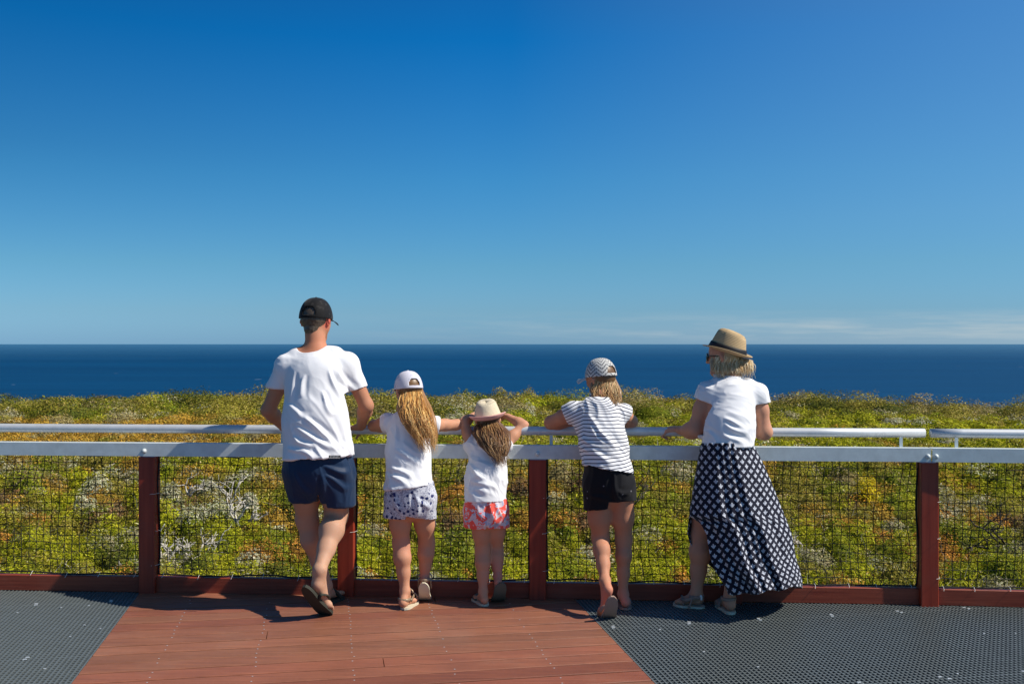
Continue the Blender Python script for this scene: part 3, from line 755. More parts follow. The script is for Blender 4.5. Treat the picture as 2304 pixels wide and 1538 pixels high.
# ---------------------------------------------------------------- materials of the people
def skin_mat():
    m, nt, b = mat('skin', (0.6, 0.4, 0.3), 0.6, 0, 0.25, 0.10)
    a = attr(nt, 'Col'); co = coord(nt); n = noise(nt, co, 22, 4, 0.6); n2 = noise(nt, co, 160, 3, 0.6)
    mot = mixc(nt, (n - 0.5) * 0.8 + 0.3, a.outputs['Color'], (0.50, 0.17, 0.10))
    c = mixc(nt, 0.35, a.outputs['Color'], mot)
    lnk(nt, c, b.inputs['Base Color']); bump(nt, b, n2 + n, 0.15, 0.002); return m
M_skin = skin_mat()
def cloth_mat(name, col, rough=0.85, weave=900, trans=0.0, fn=None, bstr=0.12):
    m, nt, b = mat(name, col, rough, 0, 0.15); co = coord(nt)
    b.inputs['Sheen Weight'].default_value = 0.12
    n = noise(nt, co, weave * 0.3, 2); n2 = noise(nt, co, 14, 4, 0.55)
    if fn: lnk(nt, fn(nt), b.inputs['Base Color'])
    bump(nt, b, n * 0.25 + n2 * 0.9, bstr, 0.008); return m
def stripes(nt):
    s = E(nt, attr(nt, 'stripe').outputs['Fac']); k = (s / 0.0206).frac(); line = k.lt(0.25)
    co = coord(nt); fl = noise(nt, co, 26, 1).gt(0.735) * noise(nt, co, 160, 1).gt(0.52)
    c = mixc(nt, line, (0.80, 0.80, 0.82), (0.012, 0.016, 0.05)); return mixc(nt, fl * 0.55, c, (0.30, 0.26, 0.28))
def floral_blue(nt):
    co = coord(nt); v = nt.nodes.new('ShaderNodeTexVoronoi'); v.inputs['Scale'].default_value = 40
    wv = nt.nodes.new('ShaderNodeVectorMath'); wv.operation = 'ADD'; nn = nt.nodes.new('ShaderNodeTexNoise'); nn.inputs['Scale'].default_value = 45
    sc2 = nt.nodes.new('ShaderNodeVectorMath'); sc2.operation = 'SCALE'; sc2.inputs['Scale'].default_value = 0.016
    lnk(nt, co, nn.inputs['Vector']); lnk(nt, nn.outputs['Color'], sc2.inputs[0]); lnk(nt, co, wv.inputs[0]); lnk(nt, sc2.outputs[0], wv.inputs[1]); lnk(nt, wv.outputs[0], v.inputs['Vector'])
    fl = E(nt, v.outputs['Distance']).lt(0.36); pick = sep(nt, v.outputs['Color'])[0].gt(0.38)
    vn = (noise(nt, wv.outputs[0], 55, 3, 0.6, 1.5) - 0.5).abs().lt(0.030)
    sm = noise(nt, wv.outputs[0], 110, 2).gt(0.64)
    c = mixc(nt, (vn * 0.75).max(sm * 0.6), (0.66, 0.68, 0.74), (0.06, 0.075, 0.17)); return mixc(nt, fl * pick, c, (0.025, 0.035, 0.13))
def floral_coral(nt):
    co = coord(nt); n = noise(nt, co, 20, 3, 0.65, 1.2); n2 = noise(nt, mapping(nt, co, (1, 1, 1), (0, 0, 0), (3, 5, 1)), 17, 3, 0.6, 1.0)
    c = mixc(nt, n2.gt(0.55), (0.72, 0.62, 0.66), (0.42, 0.46, 0.62)); c = mixc(nt, noise(nt, co, 60, 2).gt(0.62) * 0.8, c, (0.90, 0.80, 0.78)); return mixc(nt, n.gt(0.50), c, (0.95, 0.115, 0.085))
def skirt_fn(nt):
    u, v_, _ = sep(nt, coord(nt, 'UV')); a, bb = 0.0615, 0.0585
    def motif(ox, oy):
        x = (u / a + ox).frac() - 0.5; y = (v_ / bb + oy).frac() - 0.5; r = None
        for cx, cy, rr in ((0, 0, .118), (0, .16, .077), (-.163, .03, .080), (.163, .03, .080), (0, -.138, .094), (-.10, -.10, .05), (.10, -.10, .05), (0, .235, .035)):
            d = ((x - cx) * (x - cx) + (y - cy) * (y - cy)).lt(rr * rr); r = d if r is None else r.max(d)
        hole = None
        for cx, cy, rr in ((0, .06, .028), (-.1, .02, .022), (.1, .02, .022), (0, -.11, .028), (0, -.19, .02)):
            d = ((x - cx) * (x - cx) + (y - cy) * (y - cy)).lt(rr * rr); hole = d if hole is None else hole.max(d)
        return r * (1.0 - hole * 0.75)
    f = motif(0, 0).max(motif(.5, .5)); w = noise(nt, coord(nt), 130, 2)
    c = mixc(nt, w, (0.42, 0.45, 0.53), (0.66, 0.68, 0.74)); return mixc(nt, f, (0.011, 0.012, 0.026), c)
def chevron(nt):
    co = E(nt, attr(nt, 'az').outputs['Fac']); el = E(nt, attr(nt, 'el').outputs['Fac'])
    tri = ((co * 8.0).frac() - 0.5).abs(); s = (el * 6.5 + tri * 2.6).frac(); dash = ((co * 46.0).frac().lt(0.72)).max(s.lt(.12))
    line = s.lt(0.36) * dash; return mixc(nt, line, (0.60, 0.59, 0.56), (0.07, 0.07, 0.085))
def spots(nt):
    co = coord(nt); v = nt.nodes.new('ShaderNodeTexVoronoi'); v.inputs['Scale'].default_value = 21; lnk(nt, co, v.inputs['Vector'])
    f = E(nt, v.outputs['Distance']).lt(0.11) * sep(nt, v.outputs['Color'])[0].gt(0.45); return mixc(nt, f * 0.55, (0.008, 0.008, 0.011), (0.35, 0.33, 0.36))
def crease_col(c):
    def f(nt):
        n = noise(nt, coord(nt), 5, 3); return mixc(nt, n, tuple(x * 0.92 for x in c), c)
    return f
M_white = cloth_mat('white cotton', (0.82, 0.82, 0.84), fn=crease_col((0.84, 0.84, 0.86)))
M_stripe = cloth_mat('navy striped cotton', (0.8, 0.8, 0.8), fn=stripes)
M_navy = cloth_mat('navy nylon', (0.012, 0.035, 0.085), 0.5, fn=crease_col((0.011, 0.030, 0.075)))
M_fblue = cloth_mat('white floral cotton', (0.7, 0.7, 0.7), fn=floral_blue); M_fcoral = cloth_mat('coral floral cotton', (0.7, 0.5, 0.5), fn=floral_coral)
M_blk = cloth_mat('black denim', (0.01, 0.01, 0.012), 0.7, fn=spots); M_skirt = cloth_mat('navy block print cotton', (0.02, 0.02, 0.04), 0.8, fn=skirt_fn)
M_capb = cloth_mat('black mesh cap cloth', (0.006, 0.006, 0.007), 0.7, fn=lambda nt: mixc(nt, noise(nt, coord(nt), 45, 3).gt(0.60) * 0.5, (0.005, 0.005, 0.006), (0.035, 0.032, 0.03))); M_capw = cloth_mat('white cap cloth', (0.72, 0.70, 0.78), 0.8, fn=lambda nt: mixc(nt, noise(nt, coord(nt), 38, 2).gt(0.62) * 0.45, (0.66, 0.64, 0.71), (0.36, 0.37, 0.47)))
M_capc = cloth_mat('chevron cap cloth', (0.6, 0.6, 0.6), 0.85, fn=chevron)
def straw(name, c1, c2, ring=300):
    m, nt, b = mat(name, c1, 0.8, 0, 0.2); a = E(nt, attr(nt, 'az').outputs['Fac']); e = E(nt, attr(nt, 'el').outputs['Fac'])
    wv = ((e * ring).sin() * 0.5 + 0.5) * 0.6 + ((a * 90.0 + (e * ring / 6.28).floor() * 3.14).sin() * 0.5 + 0.5) * 0.4; n = noise(nt, coord(nt), 60, 3)
    lnk(nt, mixc(nt, wv * 0.6 + n * 0.4, c2, c1), b.inputs['Base Color']); bump(nt, b, wv + n * 0.4, 0.7, 0.002); return m
M_straw = straw('tan straw', (0.66, 0.49, 0.28), (0.42, 0.28, 0.14)); M_strawp = straw('pale straw', (0.84, 0.74, 0.56), (0.64, 0.52, 0.34))
M_strawk = straw('pink straw', (0.82, 0.50, 0.45), (0.66, 0.30, 0.27))
M_band, _, _ = mat('black ribbon', (0.012, 0.011, 0.012), 0.6)
def hair_mat():
    m, nt, b = mat('hair', (0.3, 0.2, 0.1), 0.42, 0, 0.5); a = attr(nt, 'Col'); lnk(nt, a.outputs['Color'], b.inputs['Base Color']); return m
M_hair = hair_mat()
M_sole_d, _, _ = mat('dark olive rubber', (0.035, 0.035, 0.026), 0.8); M_sole_g, _, _ = mat('grey green rubber', (0.11, 0.115, 0.085), 0.8)
M_sole_b, _, _ = mat('beige rubber', (0.34, 0.23, 0.185), 0.8); M_sole_c, _, _ = mat('cream rubber', (0.62, 0.56, 0.42), 0.7)
M_leath, _, _ = mat('tan leather strap', (0.30, 0.20, 0.15), 0.5); M_bronze, _, _ = mat('bronze leather strap', (0.36, 0.26, 0.17), 0.35, 0.3)
M_glass, _, _ = mat('dark lens', (0.01, 0.01, 0.012), 0.12)

# ---------------------------------------------------------------- body pieces
def nz(v): v = np.array(v, float); return v / (np.linalg.norm(v) + 1e-12)
class Head:
    def __init__(s, c, yaw, pitch=0.0, roll=0.0, k=1.0):
        """yaw>0 turns the face to the image left; pitch>0 looks down"""
        y, p = R(yaw), R(pitch); s.c = np.array(c, float); s.k = k
        s.f = np.array((-math.sin(y) * math.cos(p), math.cos(y) * math.cos(p), -math.sin(p)))
        s.r = np.array((math.cos(y), math.sin(y), 0.0)); s.u = np.cross(s.r, s.f)
        a = R(roll); s.r, s.u = s.r * math.cos(a) + s.u * math.sin(a), s.u * math.cos(a) - s.r * math.sin(a)
    def at(s, r, f, u): return s.c + s.k * (s.r * r + s.f * f + s.u * u)
    def sculpt(s, S):
        k = s.k; A = s.at
        S.cone(A(0, -.022, .033), A(0, .020, .038), .078 * k, .076 * k, .01 * k)
        S.cone(A(0, .03, -.005), A(0, .062, -.082), .062 * k, .030 * k, .03 * k)
        for q in (-1, 1):
            S.cone(A(q * .050, .005, -.035), A(q * .016, .065, -.090), .022 * k, .018 * k, .03 * k)
            S.cone(A(q * .034, .062, -.018), A(q * .040, .045, -.030), .024 * k, .022 * k, .02 * k)
            S.cone(A(q * .012, .088, .018), A(q * .045, .074, .016), .009 * k, .008 * k, .012 * k)
            S.cone(A(q * .031, .097, .002), A(q * .031, .099, .002), .012 * k, .012 * k, .010 * k, sub=True)
            S.cone(A(q * .031, .081, .002), A(q * .031, .082, .002), .0125 * k, .0125 * k, .003 * k)
            S.cone(A(q * .076, -.004, .012), A(q * .079, -.012, -.018), .018 * k, .013 * k, .006 * k, ax=s.r, sc_=.45)
            S.cone(A(q * .086, -.012, .004), A(q * .088, -.012, -.006), .012 * k, .010 * k, .004 * k, ax=s.r, sc_=.5)
        S.cone(A(0, .088, .012), A(0, .112, -.026), .008 * k, .012 * k, .010 * k)
        S.cone(A(-.013, .094, -.030), A(.013, .094, -.030), .008 * k, .008 * k, .008 * k)
        S.cone(A(-.018, .083, -.052), A(.018, .083, -.052), .007 * k, .007 * k, .004 * k)
        S.cone(A(-.015, .081, -.062), A(.015, .081, -.062), .008 * k, .008 * k, .004 * k)
def hand(S, wrist, d, n, k=1.0, curl=0.5, side=1, spread=0.25):
    """d = direction of the fingers, n = back-of-hand normal, side=+1 thumb towards n x d; curl = bend per joint in radians"""
    d = nz(d); n = nz(np.array(n) - d * np.dot(n, d)); t = np.cross(n, d) * side; w = np.array(wrist, float)
    S.cone(w - d * .01 * k, w + d * .03 * k, .026 * k, .026 * k, .012 * k, ax=n, sc_=.72)
    for i, x in enumerate((.030, .010, -.010, -.028)):
        b0 = w + d * .018 * k + t * x * .6 * k; b1 = w + d * (.082, .086, .082, .074)[i] * k + t * x * k
        S.cone(b0, b1, .013 * k, .0105 * k, .010 * k)
        dd = nz(d + t * x * spread * 6); p = b1; L = np.array((.040, .045, .041, .032))[i] * k; a = 0
        for j in range(3):
            a += curl * (1, 1.25, .8)[j] * (1 + .08 * i); q = dd * math.cos(a) - n * math.sin(a); e = p + q * L * (1, .62, .5)[j]
            S.cone(p, e, (.0095, .0085, .0078)[j] * k, (.0085, .0078, .0070)[j] * k, .003 * k); p = e
    a0 = w + d * .022 * k + t * .022 * k; a1 = a0 + (d * .034 + t * .026 - n * .010) * k; a2 = a1 + nz(d * .8 + t * .25 - n * (.3 + curl * .6)) * .032 * k; a3 = a2 + nz(d * .8 - t * .05 - n * (.4 + curl * .8)) * .025 * k
    S.chain([a0, a1, a2, a3], [.016 * k, .0115 * k, .0098 * k, .008 * k], .006 * k)
def foot(S, ankle, heel, ball, toe, side, k=1.0, out=1):
    """side = vector across the foot pointing to the image right"""
    side = nz(side); a, h, b, t = map(lambda x: np.array(x, float), (ankle, heel, ball, toe)); fw = nz(b - h); up = nz(np.cross(side, fw)); up = up if up[2] > 0 or abs(up[2]) < .3 else -up
    if up.dot(a - h) < 0: up = -up
    S.cone(a, h + up * .030 * k, .031 * k, .031 * k, .02 * k); S.cone(h + up * .028 * k, h + up * .030 * k + fw * .02, .028 * k, .026 * k, .01 * k)
    S.cone(a, b + up * .022 * k - fw * .02, .030 * k, .020 * k, .025 * k); S.cone(h + up * .024 * k + fw * .02, b + up * .018 * k, .024 * k, .020 * k, .02 * k)
    S.cone(b + side * .022 * k + up * .018 * k, b - side * .022 * k + up * .015 * k, .018 * k, .015 * k, .02 * k)
    for q in (-1, 1): S.cone(a + side * q * .026 * k, a + side * q * .028 * k - fw * .004, .013 * k, .011 * k, .012 * k)
    L = t - b
    for i, x in enumerate((.028, .011, -.004, -.018, -.030)):
        x = x * -out; l = (1, .95, .86, .74, .60)[i]; r = (.0135, .0095, .009, .0085, .008)[i] * k
        p0 = b + side * x * k + up * .014 * k; S.chain([p0, p0 + L * l * .6 + up * .003 * k, p0 + L * l - up * .003 * k], [r * 1.05, r, r * .95], .005 * k)
    S.cone(h + nz(a - h) * .05 * k, a + nz(a - h) * .04 * k, .014 * k, .016 * k, .015 * k)
def sole(name, heel, ball, toe, side, width, thick, m, parent, col=None, m2=None):
    side = nz(side); P0, P1, P2 = map(lambda x: np.array(x, float), (heel, ball, toe)); N = 22; MBx = MB(); rows = []
    for i in range(N + 1):
        t = i / N; p = P0 * (1 - t) ** 2 + 2 * P1 * t * (1 - t) + P2 * t * t if True else 0
        tan = nz(2 * (1 - t) * (P1 - P0) + 2 * t * (P2 - P1)); up = nz(np.cross(side, tan)); up = up if up[2] >= -0.15 else -up
        e = (1 - abs(2 * t - 1) ** 5) ** .5 if 0 < t < 1 else 0.25; w = width / 2 * max(.22, e) * (0.80 - .10 * math.cos(t * 6.28) * 0 + .26 * t - .10 * math.exp(-((t - .42) / .16) ** 2))
        rows.append([p - side * w + up * 0, p + side * w, p + side * w + up * thick, p - side * w + up * thick])
    v = np.array(rows).reshape(-1, 3); f = [(i * 4 + j, i * 4 + (j + 1) % 4, (i + 1) * 4 + (j + 1) % 4, (i + 1) * 4 + j) for i in range(N) for j in range(4)] + [(3, 2, 1, 0), (N * 4, N * 4 + 1, N * 4 + 2, N * 4 + 3)]
    MBx.add(v, f); return MBx.build(name, [m], parent)
def straps(name, paths, rad, m, parent, flat=2.2):
    b = MB()
    for p in paths:
        p = np.array(p, float); t = np.linspace(0, 1, len(p)); tt = np.linspace(0, 1, len(p) * 4); q = np.stack([np.interp(tt, t, p[:, i]) for i in range(3)], 1)
        q[1:-1] = (q[:-2] + q[1:-1] * 2 + q[2:]) / 4; b.tube(q, rad, 8, flat=flat)
    return b.build(name, m, parent, smooth=True)
def arc(c, x, y, r1, r2, a0, a1, n=7, lift=None):
    c, x, y = np.array(c, float), nz(x), nz(y); return [c + x * r1 * math.cos(t) + y * r2 * math.sin(t) + (0 if lift is None else np.array(lift) * (t - a0) / (a1 - a0)) for t in np.linspace(a0, a1, n)]
def body(parent, S, skin, name='body', tint=None):
    BODY[0] = S; v, f = S.mesh(1); c = np.tile(np.array(skin, float) * 1.1, (len(v), 1))
    if tint is not None: c = tint(v, c)
    return make(name, v, f, M_skin, parent, True, colors=c)
def wrinkle(v, n, fld): return v + n * fld[:, None]
def garment(name, S, m, parent, fold=0.006, sd=1, direc=None, fscale=9, ctr=None, hem=None, fa=None, smooth=1, extra=None, lines=(), la=.011):
    """folds: stretched ridged noise pushed along the normal"""
    v, f = S.mesh(smooth); n = vnormals(v, f)
    d = nz(direc if direc is not None else (0.5, 0, -1)); q = v - (v @ d)[:, None] * d * 0.86
    w = 0.05 * np.stack([vnoise(v * 6, sd + 5), vnoise(v * 6, sd + 6), vnoise(v * 6, sd + 7)], 1)
    a = 1 - 2.6 * np.abs(vnoise((q + w) * fscale, sd)) ** .8; b = 1 - 2 * np.abs(vnoise((q + w) * fscale * 2.1, sd + 1)); lo = vnoise(v * 4.2, sd + 3)
    msk = np.clip(0.55 + 0.8 * vnoise(v * 3.5, sd + 9), 0.1, 1.2)
    g = fold * msk * (a * 1.0 + 0.42 * b) + fold * 0.9 * lo
    if extra is not None: g = g + extra(v)
    back = np.clip(-n[:, 1] * 1.6, 0, 1)
    for (x0, y0, x1, y1, am) in lines:       # long creases across the back
        a3 = P(x0, y0, 5.62)[[0, 2]]; b3 = P(x1, y1, 5.62)[[0, 2]]; d3 = b3 - a3; L = np.linalg.norm(d3); d3 = d3 / L; q3 = v[:, [0, 2]] - a3
        tt = (q3 @ d3) / L; pp = q3[:, 0] * d3[1] - q3[:, 1] * d3[0] + .006 * np.sin(tt * 5 + x0); w3 = .008 + .008 * np.clip(tt, 0, 1)
        env = np.clip(1 - np.abs(2 * tt - 1) ** 3, 0, 1)
        g = g + la * am * env * back * (np.exp(-(pp / w3) ** 2) - .55 * np.exp(-((pp + 2.1 * w3) / (w3 * 1.2)) ** 2))
    g = np.maximum(g, -.0055) if True else g
    v = v + n * g[:, None]
    fat = fa(v) if fa else None
    return make(name, v, f, m, parent, True, fattr=fat)
def cap(H, m, parent, k=1.0, brim=0.075, back=True, tilt=0, brimw=1.0, strap_m=None, r0=.094, drop=-.02, brim_m=None):
    """ball cap: domed crown with an arched opening at the back and a curved brim"""
    nu, nv = 72, 26; c = H.at(0, -.004, .036); K = H.k * k; V = []; az = []; el = []; keep = np.ones((nu, nv), bool)
    ti = R(tilt); f = H.f * math.cos(ti) + H.u * math.sin(ti); u = H.u * math.cos(ti) - H.f * math.sin(ti)
    for i in range(nu):
        a = i / nu * 2 * math.pi
        for j in range(nv):
            t = j / (nv - 1); e = t * math.pi / 2; rr = r0 * K * (math.cos(e) ** .66 if j < nv - 1 else 0); h = (r0 * 1.0 * math.sin(e) ** 1.12) * K + drop * K * (1 - t)
            rr *= 1 + .006 * abs(math.sin(a * 3)); rx = rr * .93; ry = rr * 1.08
            V.append(c + H.r * rx * math.sin(a) + f * ry * math.cos(a) + u * h); az.append(a / 6.2832); el.append(t)
    F = grid_faces(nu, nv, True)
    if back:
        ai = (F[:, 0] // nv) / nu * 2 * math.pi + math.pi / nu; tj = (F[:, 0] % nv) / (nv - 1)
        da = np.abs(ai - math.pi); hole = (((da / .46) ** 2 + ((tj - .10) / .30) ** 2) < 1) & (tj > .09)
        F = F[~hole]
    o = make('cap', V, F, m, parent, True, fattr=dict(az=az, el=el)); s = o.modifiers.new('t', 'SOLIDIFY'); s.thickness = .0025
    # seams, button and brim
    b = MB()
    for q in range(6):
        a = (q + .5) / 6 * 2 * math.pi; pts = []
        for e in np.linspace(.25 if (q in (2, 3) and back) else .02, 1.5, 12):
            rr = r0 * K * math.cos(e) ** .66; h = r0 * math.sin(e) ** 1.12 * K + drop * K * (1 - e / 1.571)
            pts.append(c + H.r * (rr * .93 + .0012) * math.sin(a) + f * (rr * 1.08 + .0012) * math.cos(a) + u * (h + .001))
        b.tube(pts, .0013, 5)
    b.tube([c + u * (r0 * K - .001), c + u * (r0 * K + .005)], [.007, .005], 10); b.build('cap_seam', strap_m or m, o, smooth=True)
    n1, n2 = 26, 8; BV = []
    for i in range(n1):
        a = (i / (n1 - 1) - .5) * 2.1
        for j in range(n2):
            t = j / (n2 - 1); ext = brim * K * (math.cos(a * .74) ** .6) * t
            p = c + H.r * (r0 * K * .93 * math.sin(a) * (1 + .12 * t)) + f * (r0 * K * 1.08 * math.cos(a) + ext) + u * (drop * K - .030 * K * (math.sin(a) ** 2) * (.4 + t) * 1.0 - .006 * t + .006)
            BV.append(p)
    o2 = make('brim', BV, grid_faces(n1, n2), brim_m or m, o, True, fattr=dict(az=[.0555] * len(BV), el=[.09] * len(BV))); s = o2.modifiers.new('t', 'SOLIDIFY'); s.thickness = .003
    return o
def hat(H, m, parent, k=1.0, tilt=0.0, roll=0.0, r=.098, hgt=.115, brim=.045, up=.03, band=None, brim_m=None, taper=.80, pinch=.018, dent_=.018, off=(0, 0, 0)):
    """trilby / fedora by revolving a profile, with pinched crown and curled brim"""
    K = H.k * k; c = H.at(*off) + H.u * .032 * H.k; ti, ro = R(tilt), R(roll)
    f = H.f * math.cos(ti) + H.u * math.sin(ti); u = H.u * math.cos(ti) - H.f * math.sin(ti); rr_ = H.r * math.cos(ro) + u * math.sin(ro); u = u * math.cos(ro) - H.r * math.sin(ro)
    nu = 96; prof = [(0.0, .955), (.2, .99), (.42, 1.0), (.62, .985), (.76, .94), (.83, .86), (.87, .74), (.90, .62), (.935, .45), (.965, .28), (.985, .14), (1.0, 0.02), (1.0, 0.0)]
    V = []; az = []; el = []
    for i in range(nu):
        a = i / nu * 2 * math.pi; fx, fy = math.sin(a), math.cos(a)
        for j, (x, y) in enumerate(prof):
            rad = r * K * x * (taper + (1 - taper) * (1 - y) ** 1.0) if x < 1 else r * K
            yy = y * hgt * K; pin = pinch * K * max(0, y - .35) / .65
            dent = math.exp(-((fx * x) / .30) ** 2) * dent_ * K * (1 if y > .85 else 0) * (1 if x < .8 else 0.3)
            X = fx * (rad - (pin if fy > 0.2 else 0) * abs(fx) * max(0, fy)); Y = fy * rad * 1.12
            V.append(c + rr_ * X + f * Y + u * (yy - dent + .008 * K * y * fy)); az.append(a / 6.2832 * 6.2832); el.append((1 - y) * .3 if x > .8 else x * .3)
    o = make('hat', V, grid_faces(nu, len(prof), True), m, parent, True, fattr=dict(az=az, el=el)); s = o.modifiers.new('t', 'SOLIDIFY'); s.thickness = .003
    V = []; nv = 10; az = []; el = []
    for i in range(nu):
        a = i / nu * 2 * math.pi; fx, fy = math.sin(a), math.cos(a)
        for j in range(nv):
            t = j / (nv - 1); rad = r * K + brim * K * t; curl = up * K * t ** 2.0 * (0.55 - .75 * fy) + .012 * K * t * (fx * fx)
            V.append(c + rr_ * fx * rad + f * fy * (rad * 1.10) + u * (curl - .002 * K * t)); az.append(a); el.append(t * .12)
    o2 = make('brim', V, grid_faces(nu, nv, True), brim_m or m, o, True, fattr=dict(az=az, el=el)); s = o2.modifiers.new('t', 'SOLIDIFY'); s.thickness = .0035
    if band:
        V = []
        for i in range(nu):
            a = i / nu * 2 * math.pi; fx, fy = math.sin(a), math.cos(a)
            for y in (0.0, .10, .20, .27):
                rad = (r * K * (1 - .16 * y * (1 if y else 0)) * (taper + (1 - taper) * (1 - y)) if y else r * K) + .0028
                V.append(c + rr_ * fx * rad + f * fy * rad * 1.12 + u * (y * hgt * K + .003))
        o3 = make('hat_band', V, grid_faces(nu, 4, True), band, o, True); s = o3.modifiers.new('t', 'SOLIDIFY'); s.thickness = .002
    return o
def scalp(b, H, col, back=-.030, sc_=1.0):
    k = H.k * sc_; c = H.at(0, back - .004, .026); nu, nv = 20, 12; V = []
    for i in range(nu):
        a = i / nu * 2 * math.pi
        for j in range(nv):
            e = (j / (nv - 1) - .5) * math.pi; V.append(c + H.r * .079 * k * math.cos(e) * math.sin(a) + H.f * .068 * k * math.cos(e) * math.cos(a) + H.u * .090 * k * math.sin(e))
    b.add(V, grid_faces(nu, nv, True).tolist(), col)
def strands(parent, roots, ctrl, n, cols, rad=.0032, wave=.008, seed=3, name='hair', jit=.012, seg=16, curl=0, base=None, flyaway=.06):
    """hair: many tapered wavy locks. roots(g)->(u) 0..1 across; ctrl(u,w)->list of control points"""
    g = np.random.default_rng(seed); b = MB()
    for i in range(n):
        u = g.random(); w_ = g.random(); cp = np.array(ctrl(u, w_), float); cp[1:] += g.normal(0, jit, cp[1:].shape) * np.linspace(.3, 1, len(cp) - 1)[:, None]
        ln = g.uniform(.72, 1.0) if g.random() > .15 else g.uniform(.4, .7); fly = g.random() < flyaway
        if fly: cp[1:] += g.normal(0, .022, cp[1:].shape) * np.linspace(.2, 1.5, len(cp) - 1)[:, None]; 
        t = np.linspace(0, 1, len(cp)); tt = np.linspace(0, ln, seg); q = np.stack([np.interp(tt, t, cp[:, k]) for k in range(3)], 1)
        for _ in range(2): q[1:-1] = (q[:-2] + 2 * q[1:-1] + q[2:]) / 4
        ph = g.uniform(0, 6.28); fr = g.uniform(1.6, 3.2); am = wave * g.uniform(.3, 1.2) * np.linspace(0, 1, seg) ** .7
        q[:, 0] += am * np.sin(ph + tt * 6.28 * fr); q[:, 1] += am * .6 * np.cos(ph + tt * 6.28 * fr)
        col = np.array(cols[int(g.integers(len(cols)))]) * g.uniform(.65, 1.35)
        r = rad * g.uniform(.5, 1.3) * (0.35 if fly else 1); b.tube(q, r * np.concatenate([np.linspace(.8, 1, seg // 2), np.linspace(1, .12, seg - seg // 2)]), 5, col, cap=False, flat=.6)
    if base: base(b)
    return b.build(name, M_hair, parent, smooth=True)
# ---------------------------------------------------------------- the people
XA, YA, ZA = np.eye(3)
def W(px, D=5.75): return px / F * D
def lerp(a, b, t): return np.array(a) * (1 - t) + np.array(b) * t
def leg(S, hip, knee, ankle, rt, rk, rc, ra, k=.03, back=True):
    """thigh, knee, calf with its belly behind, ankle"""
    hip, knee, ankle = map(np.array, (hip, knee, ankle)); d = nz(ankle - knee); bk = nz(np.array((0, -1.0, 0)) - d * (-d[1]))
    S.cone(hip, lerp(hip, knee, .55), rt, lerp(rt, rk, .45), k); S.cone(lerp(hip, knee, .55), knee, rt * .45 + rk * .55, rk, k)
    c = lerp(knee, ankle, .30) + bk * rc * .22; S.cone(knee, c, rk * .93, rc, k); S.cone(c, lerp(knee, ankle, .62), rc, lerp(rc, ra, .62), k); S.cone(lerp(knee, ankle, .62), ankle, float(lerp(rc, ra, .62)), ra, k)
    for q in (-1, 1): S.cone(knee + XA * q * rk * .62 + bk * rk * .42, knee + XA * q * rk * .5 + bk * rk * .35 + d * rk * 1.3, rk * .28, rk * .22, rk * .5)
def arm(S, sh, el, wr, rs, re, rw, k=.02):
    sh, el, wr = map(np.array, (sh, el, wr)); S.cone(sh, lerp(sh, el, .45), rs, rs * .93, k); S.cone(lerp(sh, el, .45), el, rs * .93, re, k)
    m = lerp(el, wr, .28); S.cone(el, m, re, re * 1.04, k); S.cone(m, wr, re * 1.04, rw, k)
def skin_tint(cs):  # blends local skin colours in around given points
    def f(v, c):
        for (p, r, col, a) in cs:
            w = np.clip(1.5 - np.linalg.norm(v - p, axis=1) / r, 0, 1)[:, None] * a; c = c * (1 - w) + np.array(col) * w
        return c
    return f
def person(px, py, label): 
    b = P(px, py, 3427 / (py - HY)); b[2] = 0; return empty('person', b, label=label, cat='person')
H5 = .0052

# ===== the man
o = person(722, 1375, 'tall man in black cap, white t-shirt and navy shorts, leaning on the rail')
skin = (0.44, 0.205, 0.115)
Hd = Head(P(711, 723, 5.84), -14, 6, 0, 1.04)
pel, wst, cst, nk = P(716, 1052, 5.66), P(713, 960, 5.68), P(713, 862, 5.74), P(712, 790, 5.79)
sL, sR = P(646, 822, 5.77), P(781, 818, 5.77); eL, eR = P(604, 922, 5.80), P(824, 912, 5.80); wL, wR = P(642, 962, 5.99), P(812, 958, 5.98)
S = SDF((P(555, 0, 6.1)[0], 5.25, -.02), (P(880, 0, 6.)[0], 6.25, 1.86), H5)
Hd.sculpt(S); S.cone(Hd.at(0, -.02, -.02), nk + (0, 0, -.02), .056, .062, .03); S.cone(nk + (-.005, 0, 0), P(668, 795, 5.79), .045, .035, .04); S.cone(nk + (0, 0, -.03), lerp(sL, cst, .25), .05, .05, .05); S.cone(nk + (0, 0, -.03), lerp(sR, cst, .25), .05, .05, .05)
S.cone(cst, wst, .16, .145, .04, ax=YA, sc_=.66); S.cone(wst, pel, .145, .165, .04, ax=YA, sc_=.70); S.cone(sL, sR, .06, .06, .05)
for s, e, w_ in ((sL, eL, wL), (sR, eR, wR)): arm(S, s, e, w_, .050, .0405, .028)
hand(S, wR + (0, .0, 0), (-.62, .45, -.22), (-.1, .35, 1), 1.0, .42, -1); hand(S, wL, (.9, .4, .0), (0, .1, 1), 1.0, .25, 1)
hpL, knL, anL = P(686, 1062, 5.66), P(691, 1166, 5.78), P(733, 1316, 5.85); hpR, knR, anR = P(756, 1062, 5.66), P(757, 1160, 5.75), P(719, 1282, 5.47)
leg(S, hpL, knL, anL, .088, .062, .064, .034); leg(S, hpR, knR, anR, .092, .064, .067, .035)
foot(S, anL, P(728, 1340, 5.80) * (1, 1, 0) + (0, 0, .02), P(750, 1340, 5.92) * (1, 1, 0) + (0, 0, .02), P(762, 1340, 5.955) * (1, 1, 0) + (0, 0, .022), (1, -.3, 0), 1.0, -1)
hR, bR, tR = P(708, 1322, 5.44), P(731, 1366, 5.535), P(742, 1378, 5.60)
foot(S, anR, hR, bR, tR, (.86, -.45, .16), 1.0, 1)
